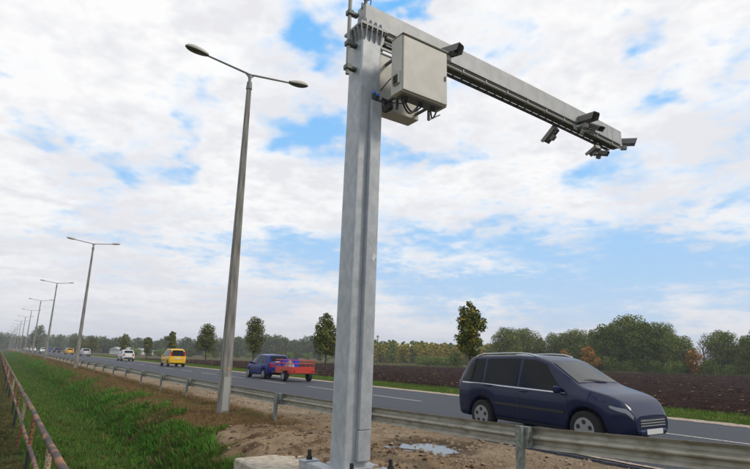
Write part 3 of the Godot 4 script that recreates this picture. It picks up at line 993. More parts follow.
func make_cabinets() -> void:
	var t := thing("equipment_cabinet", "beige steel cabinet hung in front of the gantry arm", "cabinet", V(5.05, 5.60, -6.15))
	var mb := MB.new()
	mb.box(V(-0.48, 0.0, -0.15), V(0.48, 0.985, 0.12), 0.006)
	obj("housing", mb, M.cabinet, t)
	mb = MB.new()
	mb.box(V(-0.462, 0.018, 0.1215), V(0.462, 0.965, 0.15), 0.008)
	var door := obj("door", mb, M.cabinet, t)
	mb = MB.new()
	mb.box(V(0.40, 0.44, 0.1505), V(0.425, 0.52, 0.172), 0.004)
	obj("handle", mb, M.steel_dark, door)
	mb = MB.new()
	mb.box(V(-0.49, 0.986, -0.16), V(0.49, 1.004, 0.168), 0.006)
	obj("lid", mb, M.cabinet_lid, t)
	mb = MB.new()
	mb.box(V(-0.515, 0.14, -0.07), V(-0.4805, 0.36, 0.09), 0.004)
	var vent := obj("vent_frame", mb, M.cabinet_lid, t)
	for k in 5:
		mb = MB.new()
		mb.box(V(-0.012, -0.004, -0.06), V(0.012, 0.004, 0.06), 0.0, Transform3D(Basis(Vector3.BACK, 0.7), V(-0.522, 0.165 + 0.03 * k, 0.01)))
		obj("vent_slat", mb, M.steel_dark, vent)
	mb = MB.new()
	mb.box(V(-0.40, -0.02, -0.12), V(0.40, -0.0005, 0.08), 0.003)
	var gland := obj("gland_plate", mb, M.camera_grey, t)
	for k in 7:
		mb = MB.new()
		var x: float = [-0.36, -0.31, -0.27, -0.02, 0.04, 0.24, 0.30][k]
		mb.cyl(V(x, -0.075, -0.01 + 0.03 * (k % 2)), V(x, -0.02, -0.01 + 0.03 * (k % 2)), 0.018, 0.022, 8)
		obj("cable_gland", mb, M.black, gland)
	for e in [[-0.36, -0.02, 0.17, 0.017], [-0.31, 0.04, 0.13, 0.015], [0.24, 0.36, 0.12, 0.014]]:
		mb = MB.new()
		var pts := []
		var rad := []
		for i in 9:
			var u := i / 8.0
			pts.append(V(lerpf(e[0], e[1], u), -0.07 - sin(u * PI) * e[2], -0.01 - 0.03 * sin(u * PI)))
			rad.append(e[3])
		mb.tube(pts, rad, 7)
		obj("cable", mb, M.black, t)
	# struts to the arm behind
	for x in [-0.30, 0.38]:
		mb = MB.new()
		mb.box(V(x, -0.12, -0.27), V(x + 0.045, 1.0, -0.235), 0.004)
		mb.box(V(x, 0.05, -0.235), V(x + 0.045, 0.10, -0.151), 0.003)
		mb.box(V(x, 0.86, -0.235), V(x + 0.045, 0.91, -0.151), 0.003)
		mb.box(V(x, 0.82, -0.594), V(x + 0.045, 0.86, -0.271), 0.003)
		mb.box(V(x, 0.10, -0.594), V(x + 0.045, 0.14, -0.271), 0.003)
		obj("hanger", mb, M.steel_dark, t)
	mb = MB.new()
	mb.cyl(V(0.40, -0.11, -0.255), V(0.66, 0.06, -0.255), 0.012, -1, 6)
	obj("brace", mb, M.steel_dark, t)
	# the second cabinet behind it, under the arm
	var s := thing("equipment_cabinet", "shaded grey cabinet half hidden between post and front cabinet", "cabinet", V(5.09, 5.62, -6.885))
	mb = MB.new()
	mb.box(V(-0.44, 0.0, -0.16), V(0.42, 1.0, 0.14), 0.006)
	obj("housing", mb, M.cabinet, s)
	mb = MB.new()
	mb.box(V(-0.43, 0.02, -0.19), V(0.41, 0.98, -0.1615), 0.006)
	obj("door", mb, M.cabinet, s)
	mb = MB.new()
	mb.box(V(-0.46, 1.001, -0.21), V(0.44, 1.025, 0.16), 0.005)
	obj("lid", mb, M.cabinet_lid, s)
	for y in [1.10, 1.24]:
		mb = MB.new()
		mb.box(V(-0.44, y, 0.10), V(0.42, y + 0.04, 0.14), 0.004)
		obj("mounting_rail", mb, M.cabinet_lid, s)
	for x in [-0.35, 0.30]:
		mb = MB.new()
		mb.box(V(x, 1.026, -0.03), V(x + 0.05, 1.355, 0.02), 0.004)
		obj("hanger", mb, M.steel_dark, s)
	mb = MB.new()
	for k in 4:
		var pts := []
		var rad := []
		for i in 15:
			var a := TAU * i / 14
			pts.append(V(-0.33 + 0.02 * k + cos(a) * (0.10 - 0.012 * k), 0.05 + sin(a) * (0.12 - 0.01 * k), 0.155 + 0.022 * k))
			rad.append(0.009)
		mb.tube(pts, rad, 6)
	for e in [[V(-0.42, 0.30, 0.15), V(-0.10, 0.62, 0.5), 0.10], [V(-0.40, 0.18, 0.16), V(-0.06, 0.06, 0.66), -0.10]]:
		var pts := []
		var rad := []
		for i in 11:
			var u := i / 10.0
			pts.append(e[0].lerp(e[1], u) + V(0, e[2] * sin(u * PI), 0))
			rad.append(0.009)
		mb.tube(pts, rad, 6)
	obj("cable_coil", mb, M.black, s)

# camera housing under a sunshield; it looks along local +z
func traffic_camera(at: Vector3, turn: float, tilt: float, label: String, size: float, kind: int, hang: Vector3) -> void:
	var t := thing("traffic_camera", label, "camera", at, 0.0, "traffic cameras on the arm")
	var tr := Transform3D(Basis(Vector3.UP, turn) * Basis(Vector3.RIGHT, tilt) * Basis.from_scale(Vector3.ONE * size), Vector3.ZERO)
	var mb := MB.new()
	mb.box(V(-0.075, -0.06, -0.20), V(0.075, 0.07, 0.17), 0.02, tr)
	var body := obj("housing", mb, M.camera_grey if kind != 2 else M.camera_light, t)
	mb = MB.new()
	mb.cyl(tr * V(0, 0.0, 0.168), tr * V(0, 0.0, 0.19), 0.055 * size, 0.05 * size)
	obj("lens", mb, M.lens, body)
	mb = MB.new()      # folded sunshield, open in front
	var prof := [V(-0.115, -0.055, 0), V(-0.115, 0.075, 0), V(-0.085, 0.105, 0), V(0.085, 0.105, 0), V(0.115, 0.075, 0), V(0.115, -0.055, 0)]
	for k in 5:
		var a: Vector3 = prof[k]
		var b: Vector3 = prof[k + 1]
		var inn := V(-a.x, 0.02 - a.y, 0).normalized() * 0.012
		var inn2 := V(-b.x, 0.02 - b.y, 0).normalized() * 0.012
		var z0 := -0.24
		var fa := 0.30 + 0.3 * (a.y - 0.07)
		var fb := 0.30 + 0.3 * (b.y - 0.07)
		mb.out([tr * (a + V(0, 0, z0)), tr * (b + V(0, 0, z0)), tr * (b + V(0, 0, fb)), tr * (a + V(0, 0, fa))], tr.origin)
		mb.out([tr * (a + inn + V(0, 0, z0)), tr * (b + inn2 + V(0, 0, z0)), tr * (b + inn2 + V(0, 0, fb)), tr * (a + inn + V(0, 0, fa))], tr * ((a + b) * 2.0))
		mb.out([tr * (a + V(0, 0, fa)), tr * (b + V(0, 0, fb)), tr * (b + inn2 + V(0, 0, fb)), tr * (a + inn + V(0, 0, fa))], tr.origin)
	mb.box(V(-0.11, -0.05, -0.238), V(0.11, 0.095, -0.225), 0.0, tr)
	obj("sunshield", mb, M.camera_grey, t)
	mb = MB.new()
	mb.box(V(-0.06, -0.20, -0.10), V(0.06, -0.065, 0.06), 0.02, tr)
	obj("joint_box", mb, M.camera_grey if kind == 0 else M.camera_light, t)
	mb = MB.new()
	mb.tube([tr * V(0, -0.12, 0.0), tr * V(0, -0.12, -0.05) * 0.5 + hang * 0.4, hang], [0.035, 0.03, 0.03], 8)
	mb.box(hang - V(0.06, 0.06, 0.012), hang + V(0.06, 0.06, 0.012), 0.004)
	obj("bracket", mb, M.camera_light if kind != 0 else M.steel_dark, t)
	mb = MB.new()
	var pts := []
	var rad := []
	for i in 8:
		var u := i / 7.0
		pts.append((tr * V(0.02, -0.15, -0.12)).lerp(hang + V(0.1, 0.03, 0), u) - V(0, 0.09 * sin(u * PI), 0))
		rad.append(0.008)
	mb.tube(pts, rad, 6)
	obj("cable", mb, M.black, t)

func make_cameras() -> void:
	traffic_camera(V(9.72, 6.60, -7.10), PI - 0.12, 0.55, "dark camera hanging alone below the arm, left of the others", 0.80, 0, V(0.12, 0.26, 0.02))
	traffic_camera(V(10.24, 6.92, -6.53), -0.08, 0.10, "upper grey camera on the arm front, its hood turned right", 0.98, 1, V(-0.18, -0.18, -0.15))
	traffic_camera(V(10.52, 6.80, -6.50), -0.15, 0.60, "lower tilted camera next to the hooded camera on the arm front", 0.78, 1, V(-0.22, -0.10, -0.18))
	traffic_camera(V(11.10, 6.50, -6.92), PI - 0.2, 0.30, "dark camera under the arm near its tip, left of a pair", 0.66, 0, V(0.02, 0.24, 0.04))
	traffic_camera(V(11.36, 6.50, -6.92), 0.30, 0.30, "dark camera under the arm near its tip, right of a pair", 0.66, 0, V(-0.02, 0.23, 0.04))
	traffic_camera(V(12.30, 6.98, -6.80), 0.62, 0.08, "grey camera sticking out beyond the end of the arm", 0.92, 2, V(-0.34, -0.06, 0.0))
	traffic_camera(V(5.93, 6.95, -6.43), 0.30, 0.05, "grey hooded camera just right of the beige cabinet", 0.9, 1, V(-0.06, -0.05, -0.25))
	traffic_camera(V(4.33, 7.72, -6.80), -2.2, 0.2, "dark camera on top of the post cut by the picture edge", 0.8, 0, V(0.0, -0.30, 0.0))

# ------------------------------------------------------------------ guardrail, railing, lamp posts
func make_guardrail() -> void:
	var g := thing("guardrail", "weathered steel guardrail with double wave beam along the road", "guardrail", V(5.6, 0, 0))
	var prof := [[0.0, 0.155], [0.022, 0.145], [0.035, 0.125], [0.078, 0.105], [0.083, 0.095], [0.083, 0.06], [0.076, 0.048], [0.012, 0.022], [0.0, 0.014], [0.0, -0.014], [0.012, -0.022], [0.076, -0.048], [0.083, -0.06], [0.083, -0.095], [0.078, -0.105], [0.035, -0.125], [0.022, -0.145], [0.0, -0.155]]
	var zc := -4.78
	var rail_top := func(z): return 0.60 + 0.22 * exp((minf(z, 0.0) + 2.25) / 4.0)
	var first := 2
	var seg_a := MB.new()
	var rows := []
	for zz in [0.0, -3.66]:
		var row := []
		for q in prof: row.append(V(q[0], q[1] * 0.82, zz))
		for i in prof.size(): row.append(V(prof[prof.size() - 1 - i][0] - 0.005, prof[prof.size() - 1 - i][1] * 0.81, zz))
		rows.append(row)
	seg_a.grid(rows, true, false)
	var seg := seg_a.mesh(M.rail)
	var post_b := MB.new()
	post_b.box(V(-0.03, -0.6, -0.05), V(-0.024, 0.70, 0.05))
	post_b.box(V(-0.0235, -0.6, 0.044), V(0.03, 0.70, 0.05))
	post_b.box(V(-0.0235, -0.6, -0.05), V(0.03, 0.70, -0.044))
	var post_m := post_b.mesh(M.rail_post)
	var sp_b := MB.new()
	sp_b.box(V(0.032, 0.44, -0.075), V(0.038, 0.69, 0.10))
	sp_b.box(V(0.0385, 0.44, 0.094), V(0.115, 0.69, 0.10))
	sp_b.box(V(0.0385, 0.44, -0.075), V(0.115, 0.69, -0.069))
	sp_b.box(V(0.0385, 0.682, -0.068), V(0.115, 0.688, 0.093))
	var spacer := sp_b.mesh(M.rail_post)
	var bolt_b := MB.new()
	bolt_b.tube([V(0.026, 0.53, 0.06), V(0.026, 0.53, 0.072)], [0.018, 0.018], 6)
	bolt_b.tube([V(0.016, 0.53, 0.10), V(0.016, 0.53, 0.125)], [0.02, 0.02], 6)
	var bolt := bolt_b.mesh(M.steel_dark)
	var r := RandomNumberGenerator.new()
	r.seed = 4
	for k in range(-first, 56):
		var z := zc - 3.66 * k
		var p := put("post", post_m, g)
		var lift: float = rail_top.call(z) - 0.685
		p.position = V(0.0, lift, z)
		p.rotation = V(r.randf_range(-0.012, 0.012), 0, r.randf_range(-0.015, 0.015))
		var s := put("spacer", spacer, g)
		s.position = V(0.0, lift, z)
		if k < 12:
			var b := put("bolt", bolt, s)
			b.position = V(0.02, 0.0, 0.0)
		var e := put("beam", seg, g)
		var ya: float = rail_top.call(z + 0.18)
		var yb: float = rail_top.call(z - 3.48)
		e.position = V(0.122 + 0.003 * absi(k % 2), ya - 0.127, z + 0.18)
		e.rotation.x = atan2(yb - ya, 3.66)

func rust_patches(mb: MB, f: FastNoiseLite, bare_steel: float) -> void:
	for i in mb.v.size():
		var p := mb.v[i]
		var n := f.get_noise_3d(p.x, p.y, p.z * 0.6) + bare_steel
		var k := f.get_noise_3d(p.x * 3.0 + 7.0, p.y * 3.0, p.z * 3.0)
		var c := Color(0.055, 0.031, 0.026).lerp(Color(0.088, 0.050, 0.040), clampf(0.5 + k, 0.0, 1.0))
		c = c.lerp(Color(0.19, 0.070, 0.028).lerp(Color(0.36, 0.17, 0.075), clampf(0.4 + k * 1.4, 0.0, 1.0)), smoothstep(0.12, 0.24, n + k * 0.25))
		c = c.lerp(Color(0.022, 0.016, 0.016), smoothstep(0.20, 0.34, -n + k * 0.2))
		mb.c[i] = c

func make_fence() -> void:
	var rf := FastNoiseLite.new()
	rf.seed = 17
	rf.frequency = 4.2
	rf.fractal_octaves = 3
	var f := thing("pipe_railing", "rusty pipe railing along the near side of the ditch", "railing", V(0.57, -0.27, 0))
	var r := RandomNumberGenerator.new()
	r.seed = 6
	var z := 3.4
	var top := []
	var rt := []
	var low := []
	while z > -130.0:
		top.append(V(r.randf_range(-0.006, 0.006), 0.885 + r.randf_range(-0.004, 0.004), z))
		low.append(V(r.randf_range(-0.006, 0.006) - 0.005, 0.46 + r.randf_range(-0.005, 0.005), z))
		rt.append(0.030)
		z -= 2.9 / 2.0
	for k in range(0, top.size() - 2, 2):
		var mb := MB.new()
		var n_ring := 48 if k < 16 else (20 if k < 30 else 5)
		var ta := []
		var tb := []
		var ra := []
		var rb := []
		for i in n_ring + 1:
			var u := 2.0 * i / n_ring
			ta.append(top[k].lerp(top[k + 1], u) if u < 1.0 else top[k + 1].lerp(top[k + 2], u - 1.0))
			tb.append(low[k].lerp(low[k + 1], u) if u < 1.0 else low[k + 1].lerp(low[k + 2], u - 1.0))
			ra.append(0.033)
			rb.append(0.026)
		mb.tube(ta, ra, 12, k == 0)
		rust_patches(mb, rf, 0.0)
		obj("handrail", mb, M.rust_vertex, f)
		mb = MB.new()
		mb.tube(tb, rb, 10, k == 0)
		rust_patches(mb, rf, 0.02)
		obj("lower_rail", mb, M.rust_vertex, f)
	for k in range(1, top.size(), 2):
		var b: Vector3 = top[k]
		var zz := b.z + 0.35
		var lean := r.randf_range(-0.03, 0.03)
		var h := 0.875
		var mb := MB.new()
		var foot := V(lean, -0.35, zz)
		var head := V(0, h, zz)
		var mid := foot.lerp(head, 0.62)
		mb.cyl(mid, head, 0.029, -1, 10)
		var pst := obj("post", mb, M.flaking if k == 7 or k % 6 == 5 else M.rust, f)
		mb = MB.new()
		mb.cyl(foot, mid - V(0, 0.0005, 0), 0.0295, -1, 10)
		obj("painted_band", mb, M.rust_black if k % 6 != 5 else M.rust, pst)

const LAMP_NAMES := ["nearest tall concrete lamp post, with grey hatch at its foot", "second concrete lamp post counted from the nearest one", "third concrete lamp post counted from the nearest one", "fourth concrete lamp post counted from the nearest one", "fifth concrete lamp post counted from the nearest one", "sixth concrete lamp post counted from the nearest one", "seventh concrete lamp post counted from the nearest one", "eighth small distant lamp post counted from the nearest one", "ninth tiny distant lamp post counted from the nearest one", "tenth tiny distant lamp post counted from the nearest one", "eleventh faint distant lamp post counted from the nearest one", "twelfth faint distant lamp post, the farthest of the row"]

func make_lamps() -> void:
	var shaft := MB.new()
	var rows := []
	for i in 9:
		var u := i / 8.0
		var w := lerpf(0.150, 0.060, u)
		var row := []
		for p in rounded(w, w * 0.35, 2): row.append(V(p.x, lerpf(-0.3, 9.75, u), p.y))
		rows.append(row)
	shaft.grid(rows, true, true)
	shaft.out(rows[8], V(0, 0, 0))
	var shaft_m := shaft.mesh(M.lamp_concrete)
	var cap := MB.new()
	cap.cyl(V(0, 9.55, 0), V(0, 9.78, 0), 0.092, 0.075, 12)
	cap.cyl(V(0, 9.781, 0), V(0, 10.05, 0), 0.045, 0.045, 10)
	for s in [-1.0, 1.0]: cap.tube([V(0, 9.80, 0), V(s * 0.05, 9.95, 0), V(s * 0.16, 10.06, 0)], [0.018, 0.018, 0.018], 6)
	var cap_m := cap.mesh(M.lamp_arm)
	var arm := MB.new()
	arm.tube([V(0, 10.02, 0), V(0.12, 10.05, 0), V(1.34, 10.20, 0)], [0.032, 0.032, 0.028], 8)
	var arm_m := arm.mesh(M.lamp_arm)
	var shell := MB.new()      # luminaire: a flattened drop, widest past its middle
	rows = []
	var glass := MB.new()
	var gro := []
	for i in 11:
		var u := i / 10.0
		var w: float = [0.065, 0.095, 0.118, 0.134, 0.145, 0.152, 0.154, 0.148, 0.132, 0.105, 0.045][i]
		var row := []
		for k in 11:
			var a := -0.45 + (PI + 0.9) * k / 10.0
			row.append(V(1.30 + u * 0.66, 10.215 + u * 0.07 + sin(a) * w * (0.75 if a > 0.0 and a < PI else 0.55), cos(a) * w))
		rows.append(row)
		row = []
		for k in 9:
			var a := PI * k / 8.0
			row.append(V(1.30 + u * 0.66, 10.215 + u * 0.07 - w * 0.235 - sin(a) * w * 0.22, cos(a) * w * 0.90))
		gro.append(row)
	shell.grid(rows, false, true)
	glass.grid(gro)
	var shell_m := shell.mesh(M.lamp_shell)
	var glass_m := glass.mesh(M.lamp_glass)
	var hatch := MB.new()
	hatch.box(V(-0.085, 0.26, 0.133), V(0.085, 1.12, 0.150), 0.003)
	var mark := MB.new()
	mark.box(V(0.0, 1.32, 0.130), V(0.06, 1.37, 0.140))
	var r := RandomNumberGenerator.new()
	r.seed = 12
	for k in 12:
		var z := -14.35 - 33.4 * k
		var t := thing("lamp_post", LAMP_NAMES[k], "lamp post", V(5.13, -0.22, z), 0.0, "lamp posts along the ditch")
		t.rotation = V(r.randf_range(-0.006, 0.006) if k > 0 else 0.0, 0, r.randf_range(-0.008, 0.008) if k > 0 else 0.004)
		put("shaft", shaft_m, t)
		put("bracket", cap_m, t)
		for s in 2:
			var a := put("arm", arm_m, t)
			if s == 1: a.rotation.y = PI
			var l := put("luminaire", shell_m, a)
			put("lamp_cover", glass_m, l)
		if k == 0:
			obj("hatch", hatch, M.hatch, t)
			obj("inspection_mark", mark, plain(Color(0.6, 0.30, 0.02), 0.6), t)

# ------------------------------------------------------------------ vehicles (local +x is the front)
func pl(keys: Array, x: float) -> float:
	if x <= keys[0][0]: return keys[0][1]
	for i in keys.size() - 1:
		if x <= keys[i + 1][0]: return lerpf(keys[i][1], keys[i + 1][1], (x - keys[i][0]) / (keys[i + 1][0] - keys[i][0]))
	return keys[keys.size() - 1][1]

func soft(keys: Array, x: float, d := 0.05) -> float:
	return (pl(keys, x - d) + 2.0 * pl(keys, x) + pl(keys, x + d)) * 0.25

func car_spec(kind: String) -> Dictionary:
	match kind:
		"minivan": return {L = 2.10, wheels = [-1.22, 1.30], r = 0.315, rails = true,
			top = [[-2.1, 0.55], [-2.08, 0.98], [-2.0, 1.12], [-1.78, 1.50], [-1.55, 1.575], [-0.4, 1.61], [0.15, 1.585], [0.45, 1.50], [1.16, 1.07], [1.28, 1.03], [1.75, 0.92], [1.98, 0.80], [2.1, 0.58]],
			belt = [[-2.1, 1.0], [-1.0, 0.98], [1.2, 0.92], [2.1, 0.70]],
			bot = [[-2.1, 0.44], [-1.9, 0.27], [1.85, 0.22], [2.1, 0.34]],
			wid = [[-2.1, 0.62], [-2.0, 0.79], [-1.6, 0.86], [1.35, 0.86], [1.85, 0.76], [2.1, 0.50]],
			ws = [1.10, 0.50], rw = [-1.74, -1.99], sides = [[-1.86, -1.22, -1.62, -1.22], [-1.15, -0.25, -1.15, -0.22], [-0.18, 0.92, -0.15, 0.42]], doors = [-1.18, -0.21, 0.95],
			tail = [-2.07, 0.72, 1.02, 0.56, 0.10], head = [2.02, 0.62, 0.80, 0.50]}
		"tall": return {L = 1.72, wheels = [-1.15, 1.15], r = 0.285, rails = false,
			top = [[-1.72, 0.55], [-1.70, 1.0], [-1.64, 1.40], [-1.52, 1.60], [-1.2, 1.655], [0.1, 1.66], [0.4, 1.58], [0.95, 1.05], [1.1, 1.0], [1.5, 0.90], [1.66, 0.78], [1.72, 0.6]],
			belt = [[-1.72, 0.98], [1.0, 0.94], [1.72, 0.70]],
			bot = [[-1.72, 0.40], [-1.6, 0.28], [1.5, 0.24], [1.72, 0.36]],
			wid = [[-1.72, 0.68], [-1.64, 0.78], [-1.3, 0.81], [1.1, 0.81], [1.55, 0.74], [1.72, 0.52]],
			ws = [0.92, 0.42], rw = [-1.57, -1.695], sides = [[-1.50, -1.05, -1.40, -1.05], [-0.99, -0.22, -0.99, -0.20], [-0.16, 0.78, -0.14, 0.36]], doors = [-1.02, -0.19, 0.82],
			tail = [-1.66, 0.98, 1.42, 0.60, 0.075], head = [1.66, 0.66, 0.82, 0.52]}
		"hatch": return {L = 1.78, wheels = [-1.15, 1.20], r = 0.285, rails = false,
			top = [[-1.78, 0.52], [-1.76, 0.88], [-1.68, 1.0], [-1.40, 1.33], [-1.15, 1.40], [-0.2, 1.43], [0.15, 1.39], [0.85, 0.98], [1.0, 0.93], [1.5, 0.83], [1.72, 0.72], [1.78, 0.55]],
			belt = [[-1.78, 0.90], [0.9, 0.85], [1.78, 0.62]],
			bot = [[-1.78, 0.38], [-1.6, 0.25], [1.55, 0.21], [1.78, 0.33]],
			wid = [[-1.78, 0.60], [-1.68, 0.74], [-1.3, 0.80], [1.1, 0.80], [1.6, 0.71], [1.78, 0.48]],
			ws = [0.82, 0.22], rw = [-1.38, -1.66], sides = [[-1.42, -1.0, -1.22, -1.0], [-0.94, -0.2, -0.94, -0.18], [-0.14, 0.66, -0.12, 0.14]], doors = [-0.97, -0.17, 0.70],
			tail = [-1.74, 0.68, 0.92, 0.54, 0.10], head = [1.70, 0.56, 0.72, 0.50]}
		_: return {L = 2.15, wheels = [-1.30, 1.35], r = 0.305, rails = false,
			top = [[-2.15, 0.52], [-2.13, 0.90], [-2.02, 0.98], [-1.75, 1.36], [-1.5, 1.41], [-0.2, 1.44], [0.15, 1.40], [0.95, 0.96], [1.1, 0.92], [1.8, 0.80], [2.07, 0.68], [2.15, 0.5]],
			belt = [[-2.15, 0.92], [1.0, 0.86], [2.15, 0.60]],
			bot = [[-2.15, 0.40], [-1.9, 0.24], [1.85, 0.20], [2.15, 0.32]],
			wid = [[-2.15, 0.62], [-2.05, 0.76], [-1.6, 0.85], [1.35, 0.85], [1.9, 0.74], [2.15, 0.48]],
			ws = [0.92, 0.24], rw = [-1.72, -2.0], sides = [[-1.85, -1.2, -1.6, -1.2], [-1.14, -0.25, -1.14, -0.22], [-0.18, 0.74, -0.15, 0.16]], doors = [-1.17, -0.21, 0.78],
			tail = [-2.09, 0.68, 0.95, 0.56, 0.09], head = [2.06, 0.54, 0.70, 0.52]}

func car_bottom(S: Dictionary, x: float) -> float:
	var y := soft(S.bot, x)
	for w in S.wheels:
		var d: float = absf(x - w)
		var R: float = S.r + 0.055
		if d < R: y = maxf(y, S.r + sqrt(R * R - d * d) - 0.01)
	return y

func car_section(S: Dictionary, x: float) -> Array:
	var yt := soft(S.top, x)
	var w := soft(S.wid, x)
	var yb := minf(car_bottom(S, x), yt - 0.12)
	var belt := minf(pl(S.belt, x), yt - 0.045)
	belt = maxf(belt, yb + 0.03)
	var g := maxf(yt - belt, 0.04)
	var wt := w * 0.965 - 0.045 - clampf(g / 0.6, 0.0, 1.0) * 0.13
	var e := clampf(g / 0.25, 0.25, 1.0)
	return [[0.0, yb], [w * 0.88, yb], [w * 0.955, yb + 0.015], [w * 0.985, lerpf(yb, belt, 0.18)], [w, lerpf(yb, belt, 0.45)], [w * 0.998, lerpf(yb, belt, 0.70)], [w * 0.985, lerpf(yb, belt, 0.90)], [w * 0.958, belt], [lerpf(w * 0.958, wt, 0.5), lerpf(belt, yt - 0.07 * e, 0.52)], [wt, yt - 0.07 * e], [wt - 0.025, yt - 0.035 * e], [wt - 0.08, yt - 0.012 * e], [wt * 0.5, yt + 0.004], [0.0, yt + 0.008]]

func side_point(S: Dictionary, x: float, t: float, s: float, lift: float) -> Vector3:      # on the flank above the belt line
	var q := car_section(S, x)
	var a := Vector2(q[7][0], q[7][1] + 0.025)
	var m := Vector2(q[8][0], q[8][1])
	var b := Vector2(q[9][0], q[9][1] - 0.012)
	var p := a.lerp(m, t * 2.0) if t < 0.5 else m.lerp(b, t * 2.0 - 1.0)
	return V(x, p.y, s * (p.x + lift))

func top_point(S: Dictionary, x: float, zf: float, lift: float) -> Vector3:
	var q := car_section(S, x)
	var dy := (soft(S.top, x + 0.02) - soft(S.top, x - 0.02)) / 0.04
	var nrm := V(-dy, 1.0, 0).normalized()
	return V(x, q[13][1] - 0.012 * zf * zf, zf * (q[11][0] - 0.005)) + nrm * lift

func flank_point(S: Dictionary, x: float, t: float, s: float, lift: float) -> Vector3:      # on the doors, t = 0 sill, 1 belt
	var q := car_section(S, x)
	var u := 2.0 + t * 5.0
	var i := mini(int(u), 6)
	return V(x, lerpf(q[i][1], q[i + 1][1], u - i), s * (lerpf(q[i][0], q[i + 1][0], u - i) + lift))

var car_mesh := {}

